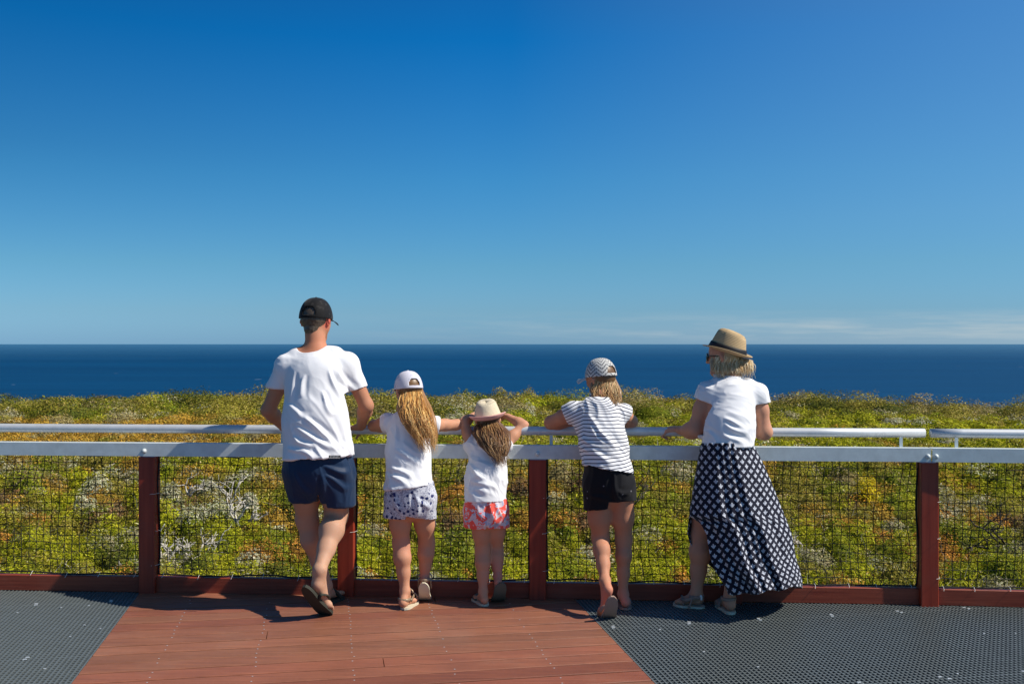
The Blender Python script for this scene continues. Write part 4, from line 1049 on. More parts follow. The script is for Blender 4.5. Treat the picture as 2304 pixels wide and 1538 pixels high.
body(o, S, skin, tint=skin_tint([(Hd.at(-.08, -.01, -.01), .035, (.52, .12, .08), .7), (Hd.at(.08, -.01, -.01), .035, (.62, .10, .07), .9), (nk + (0, -.03, .02), .09, (.60, .22, .12), .6), (hpL + (0, 0, -.3), .5, (.47, .26, .16), .8), (anR, .4, (.54, .32, .21), .9)]))
S = SDF(P(655, 660, 5.8) + (0, -.2, -.5), P(770, 660, 5.8) + (0, .3, .2), .004)     # cropped hair
A = Hd.at; S.cone(A(0, -.024, .033), A(0, .010, .038), .0815, .078, .0); S.cone(A(0, -.035, -.01), A(0, -.040, -.045), .068, .050, .02)
S.cut(A(0, -.012, 0), Hd.f); S.cut(A(0, 0, -.078), -Hd.u)
v, f = S.mesh(1); v = v + vnormals(v, f) * (0.0015 * vnoise(v * 160, 5))[:, None]; make('hair', v, f, M_hair, o, True, colors=np.tile((.085, .062, .042), (len(v), 1)) * (1 + .35 * vnoise(v * 120, 3)[:, None]))
cap(Hd, M_capb, o, 1.03, .075, True, 4, strap_m=M_band)
S = SDF(P(560, 650, 6.0) * (1, 0, 0) + (0, 5.40, .8), P(860, 650, 6.0) * (1, 0, 0) + (0, 6.08, 1.6), .0055)
S.cone(P(713, 862, 5.73), P(712, 950, 5.67), .183, .180, .05, ax=YA, sc_=.70); S.cone(P(712, 950, 5.67), P(716, 1045, 5.63), .180, .204, .05, ax=YA, sc_=.66)
S.cone(P(648, 826, 5.77), P(780, 822, 5.77), .068, .068, .05); S.cone(nk + (0, .01, -.05), nk + (0, .01, -.09), .08, .12, .06)
S.cone(P(670, 802, 5.78), P(752, 798, 5.78), .050, .050, .05)
S.cone(P(646, 825, 5.77), P(612, 895, 5.80), .062, .058, .03); S.cone(P(781, 821, 5.77), P(815, 898, 5.80), .064, .060, .03)
c1 = P(617, 871, 5.79); S.under(); S.cut(c1, (-.12, .05, -1), (c1 + (-.06, 0, -.10), .125)); c2 = P(806, 875, 5.79); S.cut(c2, (.32, .05, -1), (c2 + (.045, 0, -.10), .12))
S.cut(P(716, 1029, 5.6), (.065, -.03, -1)); S.cone(nk + (-.022, -.005, .040), nk + (-.018, -.01, .12), .084, .10, .012, sub=True)
garment('t_shirt', S, M_white, o, .0085, 4, (.7, 0, -1), 17, lines=[(724,880,753,935,1),(738,831,770,905,1.1),(757,831,789,888,1),(688,842,676,893,.8),(691,935,770,1008,1.3),(667,959,764,1008,1.1),(662,979,715,1004,1),(652,1003,715,1022,.9),(648,911,700,940,.8),(664,835,650,905,.7)])
t = MB(); c = P(752, 1030, 5.66); d = 0
lab = P(753, 1027, 5.478); t.box(lab, XA * .032, (0, -.002, 0), (0, 0, .0085)); tb = t.build('hem_label', M_band, o)
t = MB()
for i, (x, s1) in enumerate([(-.025, 1), (-.018, 0), (-.010, 1), (-.002, 0), (.006, 1), (.014, 0), (.022, 1)]):
    t.tube([lab + (x - .003, -.003, -.005 if s1 else .005), lab + (x, -.003, .005 if s1 else -.005), lab + (x + .003, -.003, -.005 if s1 else .005)], .0007, 4)
for zz in (-.0075, .0075): t.tube([lab + (-.030, -.003, zz), lab + (.030, -.003, zz)], .0006, 4)
t.build('label_lettering', M_white, tb)
S = SDF(P(600, 650, 5.8) * (1, 0, 0) + (0, 5.38, .48), P(840, 650, 5.8) * (1, 0, 0) + (0, 6.0, 1.0), .0055)
S.cone(P(716, 1015, 5.66), P(716, 1052, 5.66), .178, .188, .04, ax=YA, sc_=.72)
S.cone(P(680, 1060, 5.66), P(687, 1150, 5.72), .108, .083, .03); S.cone(P(754, 1062, 5.66), P(763, 1162, 5.70), .110, .097, .03)
S.under(); S.cut(P(688, 1127, 5.7), (0, -.05, -1), (P(680, 1175, 5.7), .155)); S.cut(P(762, 1137, 5.7), (.02, -.05, -1), (P(775, 1182, 5.7), .150)); S.cut(P(716, 1150, 5.7), -ZA); S.cut(P(716, 1024, 5.6), (-.065, .03, 1)); S.cone(P(722, 1098, 5.66), P(720, 1160, 5.70), .008, .026, .006, ax=YA, sc_=9, sub=True)
garment('shorts', S, M_navy, o, .006, 14, (.3, 0, -1), 16, lines=[(723,1062,722,1128,-1.5),(730,1045,790,1062,.8),(735,1062,785,1100,.9),(668,1060,700,1110,.6)])
sole('flip_flop', P(683, 1320, 5.40), P(712, 1367, 5.50), P(741, 1386, 5.615), (.84, -.50, .2), .100, .017, M_sole_d, o)
straps('sandal_strap', [[P(716, 1348, 5.47), P(722, 1341, 5.44) + (0, .0, .012), P(733, 1342, 5.50) + (.01, 0, .01), P(738, 1350, 5.55)]], .006, M_sole_d, o)
sole('flip_flop', P(726, 1340, 5.78) * (1, 1, 0), P(748, 1340, 5.88) * (1, 1, 0), P(766, 1340, 5.965) * (1, 1, 0), (1, -.35, 0), .10, .016, M_sole_d, o)
straps('sandal_strap', [[P(741, 1336, 5.90) * (1, 1, 0) + (-.03, 0, .02), P(748, 1336, 5.90) * (1, 1, 0) + (0, 0, .068), P(756, 1336, 5.88) * (1, 1, 0) + (.035, 0, .02)]], .006, M_sole_d, o)

# ===== girl in the white cap
o = person(920, 1366, 'girl in a white cap with long wavy golden hair, white t-shirt and blue floral shorts')
skin = (0.52, 0.26, 0.155)
Hd = Head(P(919, 880, 5.95), 30, 6, 0, .90)
pel, wst, cst, nk = P(922, 1125, 5.73), P(920, 1040, 5.76), P(922, 965, 5.84), P(924, 930, 5.89)
sL, sR = P(874, 950, 5.88), P(980, 956, 5.88); eL, eR = P(840, 957, 5.99), P(1028, 955, 5.99); wL, wR = P(895, 964, 6.07), P(965, 964, 6.07)
S = SDF((P(800, 0, 6)[0], 5.5, -.02), (P(1065, 0, 6)[0], 6.3, 1.45), .005)
Hd.sculpt(S); S.cone(Hd.at(0, -.02, -.03), nk, .042, .045, .02)
S.cone(cst, wst, .112, .108, .03, ax=YA, sc_=.7); S.cone(wst, pel, .108, .118, .03, ax=YA, sc_=.75); S.cone(sL, sR, .042, .042, .04)
arm(S, sL, eL, wL, .037, .031, .020); arm(S, sR, eR, wR, .037, .031, .020)
hand(S, wL, (1, .1, .0), (0, 0, 1), .78, .2, 1); hand(S, wR, (-1, .1, .02), (0, 0, 1), .78, .2, -1)
hpL, knL, anL = P(897, 1125, 5.73), P(903, 1222, 5.78), P(911, 1328, 5.74); hpR, knR, anR = P(950, 1125, 5.74), P(960, 1222, 5.86), P(955, 1300, 5.85)
leg(S, hpL, knL, anL, .066, .047, .047, .027); leg(S, hpR, knR, anR, .066, .045, .043, .025)
g = (1, 1, 0)
foot(S, anL, P(907, 1360, 5.70) * g + (0, 0, .014), P(925, 1350, 5.80) * g + (0, 0, .014), P(930, 1345, 5.845) * g + (0, 0, .014), (.92, -.35, 0), .80, -1)
foot(S, anR, P(953, 1318, 5.80), P(956, 1340, 5.86), P(957, 1346, 5.905), (1, .0, 0), .78, 1)
body(o, S, skin, tint=skin_tint([(knL + (.02, -.03, 0), .06, (.62, .28, .19), .6), (anR, .06, (.66, .25, .18), .6)]))
GC = [(.50, .23, .055), (.68, .37, .10), (.33, .14, .035), (.85, .56, .20), (.58, .29, .07)]
def ctrl(u, w_):
    a = (-1.05 + 2.0 * u); r0 = Hd.at(.073 * math.sin(a), -.080 * math.cos(a) - .004, -.004 - .01 * w_)
    x1 = 899 + 62 * u; x2 = 909 + 62 * u; x3 = 934 + 47 * u; x4 = 958 + 24 * u
    dd = 5.74 - .05 * w_ 
    return [Hd.at(.066 * math.sin(a), -.072 * math.cos(a), .03), r0, P(x1, 918, dd + .06 - .03 * math.sin(u * 3.1)), P(x2, 945, dd - .0 - .03 * math.sin(u * 3.1)), P(x3, 985, dd - .05), P(x4, 1022, dd - .06)]
def bas(b):
    scalp(b, Hd, tuple(.5 * x for x in BASECOL)); t = [ctrl(u, .8) for u in np.linspace(0, 1, 9)]  # hair base coloured darker to paint in the shade under the headwear
    for q in t: b.tube(np.array(q)[:-1] + (0, .03, 0), [.018, .02, .024, .024, .012], 8, BASECOL, flat=.5)
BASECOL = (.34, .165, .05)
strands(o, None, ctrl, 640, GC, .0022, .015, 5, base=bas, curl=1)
cap(Hd, M_capw, o, 1.04, .07, True, 0, strap_m=M_white)
def shirt_kid(): pass
S = SDF((P(820, 0, 5.9)[0], 5.5, .55), (P(1035, 0, 5.9)[0], 6.15, 1.2), .0052)
S.cone(P(921, 970, 5.84), P(918, 1030, 5.77), .125, .122, .04, ax=YA, sc_=.72); S.cone(P(918, 1030, 5.77), P(920, 1110, 5.71), .122, .146, .04, ax=YA, sc_=.80)
S.cone(sL + (.0, 0, .004), sR + (.0, 0, .004), .047, .047, .035); S.cone(nk + (0, 0, -.035), nk + (0, -.01, -.06), .07, .08, .04)
S.cone(sL, P(853, 956, 5.92), .048, .050, .02); S.cone(sR, P(1006, 958, 5.92), .048, .050, .02)
c1 = P(857, 965, 5.9); S.under(); S.cut(P(864, 962, 5.9), (-1, .15, -.28), (P(838, 962, 5.94), .10)); S.cut(P(987, 962, 5.9), (1, .15, -.15), (P(1014, 958, 5.94), .11))
S.cut(P(920, 1095, 5.7), (.13, -.03, -1)); S.cone(nk + (0, -.01, .03), nk + (0, -.02, .09), .055, .07, .01, sub=True)
garment('t_shirt', S, M_white, o, .0065, 24, (.8, 0, -1), 20, la=.008, lines=[(880,1013,957,1052,1.1),(900,1000,955,1032,1),(878,1050,931,1077,1),(873,1070,924,1092,.9),(880,960,890,1010,.6)])
S = SDF((P(840, 0, 5.9)[0], 5.5, .42), (P(1005, 0, 5.9)[0], 6.0, .86), .005)
S.cone(P(921, 1090, 5.72), P(923, 1122, 5.73), .140, .148, .03, ax=YA, sc_=.78)
S.cone(P(900, 1120, 5.73), P(892, 1180, 5.74), .088, .083, .02); S.cone(P(948, 1122, 5.73), P(953, 1185, 5.77), .085, .074, .02)
S.under(); S.cut(P(893, 1166, 5.7), (-.02, -.05, -1), (P(888, 1202, 5.7), .118)); S.cut(P(952, 1166, 5.7), (-.18, -.05, -1), (P(962, 1202, 5.7), .118)); S.cut(P(716, 1190, 5.7), -ZA); S.cut(P(920, 1089, 5.7), (-.13, .03, 1)); S.cone(P(926, 1152, 5.74), P(925, 1190, 5.74), .005, .024, .008, ax=YA, sc_=9, sub=True)
garment('shorts', S, M_fblue, o, .007, 34, (.1, 0, -1), 18, lines=[(929,1108,926,1168,-1.6),(880,1100,895,1150,.6),(940,1120,965,1150,.7)])
sole('sandal_sole', P(907, 1366, 5.685) * g, P(925, 1355, 5.79) * g, P(933, 1345, 5.87) * g, (.92, -.35, 0), .078, .012, M_sole_c, o)
sole('sandal_sole', P(953, 1311, 5.775), P(955, 1347, 5.81), P(957, 1349, 5.915), (1, 0, 0), .078, .010, M_sole_c, o)
hc = P(909, 1345, 5.70)
straps('sandal_strap', [arc(hc + (0, .035, -.01), XA, YA, .036, .05, -2.9, -.2), arc(hc + (.01, .07, .02), (1, -.4, 0), ZA, .040, .022, 0, 3.1), arc(hc + (.03, .12, -.02), (1, -.4, 0), ZA, .040, .024, 0, 3.1), [hc + (.04, .02, -.02), hc + (.05, .07, .0), hc + (.045, .11, -.025)]], .0045, M_bronze, o)
hc = P(955, 1312, 5.80)
straps('sandal_strap', [arc(hc + (0, .035, .02), XA, YA, .036, .045, -3.1, 0), arc(hc + (0, .05, .03), XA, ZA, .038, .025, 0, 3.1), [hc + (-.035, .01, .02), hc + (-.038, .03, -.03)], [hc + (.035, .01, .02), hc + (.038, .03, -.03)]], .0045, M_bronze, o)

# ===== smallest girl in the straw hat
o = person(1088, 1362, 'smallest girl, raised arms, cream straw hat, white t-shirt and coral floral shorts')
skin = (0.54, 0.275, 0.165)
Hd = Head(P(1098, 946, 5.98), -4, 8, 4, .86)
pel, wst, cst, nk = P(1095, 1148, 5.82), P(1095, 1080, 5.83), P(1096, 1015, 5.89), P(1098, 984, 5.93)
sL, sR = P(1060, 1000, 5.92), P(1134, 1000, 5.92); eL, eR = P(1044, 950, 6.0), P(1178, 957, 6.0); wL, wR = P(1070, 932, 6.10), P(1141, 936, 6.07)
S = SDF((P(1015, 0, 6)[0], 5.6, -.02), (P(1210, 0, 6)[0], 6.35, 1.3), .005)
Hd.sculpt(S); S.cone(Hd.at(0, -.02, -.03), nk, .038, .042, .02)
S.cone(cst, wst, .098, .098, .03, ax=YA, sc_=.72); S.cone(wst, pel, .098, .105, .03, ax=YA, sc_=.78); S.cone(sL, sR, .036, .036, .035)
arm(S, sL, eL, wL, .034, .029, .019); arm(S, sR, eR, wR, .035, .029, .019)
hand(S, wL, (.6, .3, .1), (0, .6, .8), .70, .3, 1); hand(S, wR, (-.9, .35, .10), (0, .5, .8), .70, .3, -1)
hpL, knL, anL = P(1080, 1150, 5.82), P(1086, 1238, 5.87), P(1087, 1330, 5.81); hpR, knR, anR = P(1118, 1150, 5.83), P(1117, 1235, 5.93), P(1120, 1296, 5.86)
leg(S, hpL, knL, anL, .056, .041, .040, .024); leg(S, hpR, knR, anR, .054, .038, .036, .022)
foot(S, anL, P(1090, 1357, 5.775) * g + (0, 0, .014), P(1078, 1350, 5.87) * g + (0, 0, .014), P(1074, 1345, 5.905) * g + (0, 0, .014), (.95, .35, 0), .74, 1)
foot(S, anR, P(1121, 1316, 5.81), P(1119, 1342, 5.87), P(1118, 1348, 5.91), (1, .05, 0), .72, -1)
body(o, S, skin, tint=skin_tint([(eR, .05, (.62, .30, .2), .5), (anR, .08, (.7, .24, .17), .7)]))
BC = [(.15, .066, .026), (.22, .105, .040), (.34, .18, .07), (.10, .046, .020), (.46, .28, .12)]
def ctrl(u, w_):
    a = (-1.1 + 2.2 * u); r0 = Hd.at(.066 * math.sin(a), -.070 * math.cos(a), -.02)
    dd = 5.80 - .04 * w_
    return [Hd.at(.06 * math.sin(a), -.062 * math.cos(a), .02), r0, P(1070 + 70 * u, 976, dd + .08 - .04 * math.sin(u * 3.1)), P(1086 + 56 * u, 1000, dd + .02 - .03 * math.sin(u * 3.1)), P(1107 + 30 * u, 1026, dd - .02), P(1124 + 20 * u, 1050, dd - .03)]
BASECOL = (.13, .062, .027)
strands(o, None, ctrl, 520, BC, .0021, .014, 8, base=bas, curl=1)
hat(Hd, M_strawp, o, 1.0, 14, 3, r=.098, hgt=.120, brim=.030, up=.026, brim_m=M_strawk, taper=.80, dent_=.005, pinch=.006, off=(0, -.008, -.008))
S = SDF((P(1020, 0, 5.9)[0], 5.58, .48), (P(1170, 0, 5.9)[0], 6.15, 1.08), .0052)
S.cone(P(1095, 1020, 5.89), P(1094, 1075, 5.84), .108, .112, .04, ax=YA, sc_=.75); S.cone(P(1094, 1075, 5.84), P(1093, 1140, 5.81), .112, .126, .04, ax=YA, sc_=.84)
S.cone(sL + (.004, 0, -.004), sR + (-.0, 0, -.004), .044, .044, .03); S.cone(nk + (0, 0, -.035), nk + (0, 0, -.06), .06, .075, .04)
S.cone(sL + (.01, 0, -.01), P(1054, 972, 5.96), .042, .046, .02); S.cone(sR, P(1146, 984, 5.94), .044, .046, .02)
S.under(); S.cut(P(1054, 985, 5.9), (-.9, .2, .75), (P(1038, 960, 5.97), .085)); S.cut(P(1147, 990, 5.9), (.95, .1, .65), (P(1164, 966, 5.95), .085))
S.cut(P(1093, 1126, 5.8), (.02, -.03, -1)); S.cone(nk + (0, -.01, .03), nk + (0, -.02, .09), .05, .06, .01, sub=True)
garment('t_shirt', S, M_white, o, .0065, 44, (1, 0, -.7), 20, la=.008, lines=[(1050,1055,1096,1092,1.1),(1060,1087,1118,1108,1),(1055,1108,1100,1114,.8),(1060,1000,1075,1050,.6)])
S = SDF((P(1025, 0, 5.9)[0], 5.58, .38), (P(1165, 0, 5.9)[0], 6.1, .78), .005)
S.cone(P(1094, 1118, 5.82), P(1094, 1146, 5.82), .120, .128, .03, ax=YA, sc_=.82)
S.cone(P(1074, 1145, 5.82), P(1071, 1205, 5.83), .075, .074, .02); S.cone(P(1115, 1145, 5.83), P(1119, 1205, 5.85), .075, .072, .02)
S.under(); S.cut(P(1072, 1186, 5.8), (-.02, -.05, -1)); S.cut(P(1093, 1120, 5.8), (-.02, .03, 1)); S.cone(P(1096, 1168, 5.82), P(1096, 1200, 5.82), .005, .020, .008, ax=YA, sc_=9, sub=True)
garment('shorts', S, M_fcoral, o, .007, 54, (.1, 0, -1), 18, lines=[(1097,1135,1096,1188,-1.6),(1070,1135,1085,1175,.6),(1115,1135,1130,1175,.6)])
sole('sandal_sole', P(1093, 1360, 5.765) * g, P(1080, 1352, 5.86) * g, P(1071, 1345, 5.93) * g, (.95, .35, 0), .078, .012, M_sole_c, o)
sole('sandal_sole', P(1128, 1311, 5.785), P(1123, 1352, 5.81), P(1119, 1351, 5.915), (1, .06, .05), .088, .012, M_sole_g, o)
hc = P(1082, 1350, 5.87) * g
straps('sandal_strap', [arc(hc + (0, 0, .01), (1, .35, 0), ZA, .036, .034, 0, 3.14), arc(hc + (-.01, .03, .01), (1, .35, 0), ZA, .036, .028, 0, 3.14)], .006, M_sole_g, o)

# ===== girl in the striped top
o = person(1385, 1382, 'girl in a chevron cap and navy striped top with black shorts, leaning on folded arms')
skin = (0.48, 0.225, 0.135)
Hd = Head(P(1352, 853, 5.90), 42, 8, 0, .93)
pel, wst, cst, nk = P(1370, 1085, 5.68), P(1362, 1010, 5.71), P(1346, 945, 5.79), P(1350, 897, 5.84)
sL, sR = P(1290, 927, 5.83), P(1400, 930, 5.83); eL, eR = P(1240, 950, 5.95), P(1420, 948, 5.95); wL, wR = P(1300, 960, 6.01), P(1375, 960, 6.01)
S = SDF((P(1195, 0, 6)[0], 5.3, -.02), (P(1460, 0, 6)[0], 6.25, 1.5), .005)
Hd.sculpt(S); S.cone(Hd.at(0, -.02, -.03), nk, .046, .048, .02); S.cone(nk, lerp(nk, cst, .5), .05, .09, .03)
S.cone(cst, wst, .125, .112, .03, ax=YA, sc_=.68); S.cone(wst, pel, .112, .130, .03, ax=YA, sc_=.75); S.cone(sL, sR, .044, .044, .04)
arm(S, sL, eL, wL, .046, .038, .024); arm(S, sR, eR, wR, .042, .037, .024)
hand(S, wL, (1, .1, .0), (0, 0, 1), .85, .2, 1); hand(S, wR, (-1, .1, .02), (0, 0, 1), .85, .2, -1)
hpL, knL, anL = P(1346, 1105, 5.68), P(1351, 1212, 5.76), P(1361, 1306, 5.56); hpR, knR, anR = P(1399, 1102, 5.70), P(1403, 1212, 5.77), P(1402, 1336, 5.73)
leg(S, hpL, knL, anL, .076, .047, .045, .027); leg(S, hpR, knR, anR, .076, .046, .043, .026)
foot(S, anL, P(1371, 1333, 5.475), P(1360, 1374, 5.545), P(1357, 1386, 5.585), (.93, .3, -.12), .86, 1)
foot(S, anR, P(1408, 1366, 5.70) * g + (0, 0, .016), P(1404, 1355, 5.81) * g + (0, 0, .016), P(1402, 1350, 5.85) * g + (0, 0, .016), (1, .05, 0), .86, -1)
body(o, S, skin, tint=skin_tint([(P(1362, 1350, 5.5), .07, (.80, .26, .19), .8), (P(1405, 1360, 5.7), .07, (.72, .25, .19), .7), (knL + (0, 0, -.2), .1, (.60, .33, .23), .6)]))
SC = [(.46, .27, .11), (.62, .42, .19), (.30, .16, .065), (.72, .54, .29), (.50, .26, .10)]
def ctrl(u, w_):
    a = (-1.35 + 2.1 * u); r0 = Hd.at(.074 * math.sin(a), -.080 * math.cos(a), -.02)
    dd = 5.79 - .03 * w_
    return [Hd.at(.068 * math.sin(a), -.070 * math.cos(a), .02), r0, P(1334 + 58 * u, 880, dd + .05), P(1342 + 54 * u ** .8, 896, dd), P(1350 + 46 * u ** .7, 912, dd - .02)]
def bas3(b):
    scalp(b, Hd, (.15, .08, .035))  # dark brown here paints the shade seen through the cap opening
    for u in np.linspace(0, 1, 9): b.tube(np.array(ctrl(u, .6))[:-1] + (0, .025, 0), [.018, .022, .020, .012], 8, (.32, .19, .09), flat=.5)
strands(o, None, ctrl, 460, SC, .0022, .010, 9, base=bas3)
cap(Hd, M_capc, o, 1.04, .078, True, 2, strap_m=M_band)
S = SDF((P(1240, 0, 5.9)[0], 5.4, .68), (P(1450, 0, 5.9)[0], 6.15, 1.3), .0052)
S.cone(P(1346, 948, 5.79), P(1358, 1000, 5.71), .142, .124, .05, ax=YA, sc_=.70); S.cone(P(1358, 1000, 5.71), P(1367, 1075, 5.66), .124, .146, .04, ax=YA, sc_=.82)
S.cone(sL + (0, 0, 0), sR + (0, 0, 0), .052, .052, .04); S.cone(nk + (0, 0, -.03), nk + (0, 0, -.06), .07, .09, .04)
S.cone(sL, P(1262, 938, 5.88), .056, .056, .03); S.cone(sR, P(1424, 934, 5.87), .050, .048, .03)
S.under(); S.cut(P(1276, 943, 5.86), (-.92, .12, -.42), (P(1252, 946, 5.88), .115)); S.cut(P(1411, 938, 5.86), (.93, .12, -.38), (P(1436, 940, 5.88), .10))
S.cut(P(1366, 1052, 5.7), (-.17, -.03, -1)); S.cone(nk + (0, -.012, .035), nk + (0, -.02, .09), .068, .078, .01, sub=True)
xc = P(1350, 0, 5.75)[0]; XL_, XR_ = xc - .12, xc + .12
def st(v):
    x, z_ = v[:, 0] - xc, v[:, 2]; low = np.clip((1.02 - z_) / .2, 0, 1)
    s = z_ - low * .13 * x + .55 * np.clip(-x - .10, 0, None) + .35 * np.clip(x - .10, 0, None) * np.clip((z_ - 1.0) / .1, 0, 1) + .0035 * vnoise(v * 13, 77)
    return s + .05 * np.exp(-(x / .07) ** 2) * np.clip((z_ - 1.12) / .08, 0, 1) + 3
garment('striped_top', S, M_stripe, o, .006, 64, (.7, 0, -1), 20, la=.008, lines=[(1321,932,1388,1014,1.2),(1327,1015,1387,1043,1),(1344,970,1385,998,.8)], fa=lambda v: dict(stripe=st(v)))
S = SDF((P(1290, 0, 5.9)[0], 5.35, .48), (P(1450, 0, 5.9)[0], 6.05, .92), .005)
S.cone(P(1369, 1050, 5.67), P(1371, 1082, 5.68), .132, .140, .03, ax=YA, sc_=.80)
S.cone(P(1345, 1085, 5.68), P(1346, 1155, 5.70), .084, .082, .02); S.cone(P(1400, 1085, 5.69), P(1401, 1145, 5.71), .080, .082, .02)
S.under(); S.cut(P(1346, 1142, 5.7), (.12, -.05, -1), (P(1342, 1178, 5.7), .107)); S.cut(P(1400, 1125, 5.7), (-.02, -.05, -1), (P(1406, 1160, 5.7), .098)); S.cut(P(716, 1158, 5.7), -ZA); S.cut(P(1366, 1047, 5.7), (.17, .03, 1)); S.cone(P(1373, 1122, 5.70), P(1374, 1160, 5.70), .003, .014, .006, ax=YA, sc_=9, sub=True)
garment('shorts', S, M_blk, o, .005, 74, (.1, 0, -1), 16, lines=[(1372,1062,1374,1126,-1.4),(1330,1110,1365,1125,.5),(1385,1100,1420,1112,.5)])
sole('flip_flop', P(1379, 1342, 5.42), P(1374, 1392, 5.47), P(1366, 1390, 5.60), (.97, .2, -.05), .088, .013, M_sole_b, o)
straps('sandal_strap', [[P(1351, 1374, 5.52), P(1356, 1366, 5.50), P(1366, 1362, 5.49)]], .005, M_sole_b, o)
sole('flip_flop', P(1409, 1368, 5.685) * g, P(1404, 1357, 5.79) * g, P(1402, 1350, 5.87) * g, (1, .05, 0), .09, .012, M_sole_b, o)
straps('sandal_strap', [arc(P(1404, 1356, 5.8) * g + (0, 0, .01), XA, ZA, .04, .045, 0, 3.14)], .005, M_sole_b, o)

# ===== the woman
o = person(1600, 1370, 'woman in tan straw hat, white t-shirt and long windblown dark printed skirt')
skin = (0.53, 0.265, 0.165)
Hd = Head(P(1632, 803, 5.80), 58, 2, 0, .98)
pel, wst, cst, nk = P(1636, 1045, 5.66), P(1637, 975, 5.68), P(1643, 905, 5.73), P(1648, 850, 5.77)
sL, sR = P(1590, 880, 5.75), P(1706, 882, 5.75); eL, eR = P(1562, 968, 5.74), P(1721, 972, 5.74); wL, wR = P(1530, 968, 5.895), P(1694, 966, 5.90)
S = SDF((P(1470, 0, 6)[0], 5.35, -.02), (P(1775, 0, 6)[0], 6.2, 1.7), .0052)
Hd.sculpt(S); S.cone(Hd.at(0, -.02, -.03), nk, .046, .050, .02); S.cone(nk, lerp(nk, cst, .5), .045, .06, .03)
S.cone(cst, wst, .135, .120, .03, ax=YA, sc_=.72); S.cone(wst, pel, .120, .15, .04, ax=YA, sc_=.8); S.cone(sL, sR, .042, .042, .03)
arm(S, sL, eL, wL, .043, .042, .025, .03); arm(S, sR, eR, wR, .042, .039, .025, .03)
hand(S, wL + (-.01, .0, .008), (-.55, .55, .02), (.0, -.15, 1), .92, .85, 1); hand(S, wR, (-.5, .7, .05), (0, 0, 1), .92, .7, -1)
hpL, knL, anL = P(1600, 1080, 5.68), P(1578, 1200, 5.76), P(1567, 1334, 5.74); hpR, knR, anR = P(1670, 1080, 5.68), P(1660, 1200, 5.72), P(1640, 1350, 5.63)
leg(S, hpL, knL, anL, .09, .060, .060, .031); leg(S, hpR, knR, anR, .09, .055, .052, .032)
foot(S, anL, P(1573, 1358, 5.74) * g + (0, 0, .022), P(1537, 1358, 5.78) * g + (0, 0, .014), P(1522, 1358, 5.80) * g + (0, 0, .014), (.2, 1, 0), .94, 1)
foot(S, anR, P(1644, 1372, 5.61) * g + (0, 0, .022), P(1628, 1362, 5.74) * g + (0, 0, .014), P(1620, 1358, 5.79) * g + (0, 0, .014), (.92, .4, 0), .94, 1)
body(o, S, skin, tint=skin_tint([(wL + (-.04, .03, 0), .07, (.66, .36, .27), .7)]))
WC = [(.64, .48, .26), (.80, .64, .38), (.44, .30, .14), (.90, .76, .50), (.66, .42, .18)]
def ctrl(u, w_):
    a = (-1.95 + 3.0 * u); r0 = Hd.at(.080 * math.sin(a), -.088 * math.cos(a), -.01)
    dd = 5.70 + .02 * w_ + .03 * abs(u - .5)
    return [Hd.at(.072 * math.sin(a), -.078 * math.cos(a), .03), r0, P(1606 + 84 * u, 815, dd + .03), P(1606 + 89 * u, 834, dd), P(1613 + 80 * u, 850 + 5 * math.sin(u * 9), dd + .01)]
def bas4(b):
    scalp(b, Hd, (.48, .35, .18), -.024)
    for u in np.linspace(0, 1, 12): b.tube(np.array(ctrl(u, .6))[:-1] + (0, .025, 0), [.02, .024, .022, .014], 8, (.44, .33, .19), flat=.5)
strands(o, None, ctrl, 600, WC, .0022, .005, 12, base=bas4, flyaway=.03)
hat(Hd, M_straw, o, 1.0, 18, -4, r=.101, hgt=.128, brim=.036, up=.010, band=M_band, taper=.88, off=(0, -.012, .0))
t = MB()
for q in (-1, 1):
    t.tube([Hd.at(q * .033, .098, .004), Hd.at(q * .036, .103, .004)], [.024, .023], 16, (1, 1, 1)); t.tube([Hd.at(q * .056, .092, .008), Hd.at(q * .076, .06, .008), Hd.at(q * .080, .0, .006)], .003, 6)
t.tube([Hd.at(-.012, .104, .008), Hd.at(.012, .104, .008)], .003, 6); t.build('sunglasses', M_glass, o, smooth=True)
S = SDF((P(1525, 0, 5.9)[0], 5.4, .86), (P(1760, 0, 5.9)[0], 6.05, 1.42), .0052)
S.cone(P(1644, 915, 5.72), P(1640, 960, 5.67), .148, .138, .05, ax=YA, sc_=.74); S.cone(P(1640, 960, 5.67), P(1637, 1020, 5.64), .138, .146, .04, ax=YA, sc_=.80)
S.cone(P(1597, 887, 5.75), P(1700, 889, 5.75), .066, .066, .04); S.cone(P(1618, 872, 5.76), P(1680, 872, 5.76), .058, .058, .04)
S.cone(P(1592, 888, 5.75), P(1571, 922, 5.75), .064, .057, .03); S.cone(P(1703, 890, 5.75), P(1719, 925, 5.75), .062, .053, .03)
S.under(); S.cut(P(1572, 898, 5.75), (-.40, .05, -1), (P(1558, 935, 5.75), .100)); S.cut(P(1718, 906, 5.75), (.12, .05, -1), (P(1731, 937, 5.75), .088))
S.cut(P(1637, 1004, 5.64), (0, -.03, -1)); S.cone(nk + (0, -.005, .038), nk + (0, -.01, .10), .058, .075, .01, sub=True)
garment('t_shirt', S, M_white, o, .0065, 84, (1, 0, -.45), 19, la=.008, lines=[(1622,940,1686,965,1.1),(1624,951,1676,978,1.1),(1619,973,1670,998,1),(1690,921,1706,943,.8),(1582,960,1610,995,.8)])
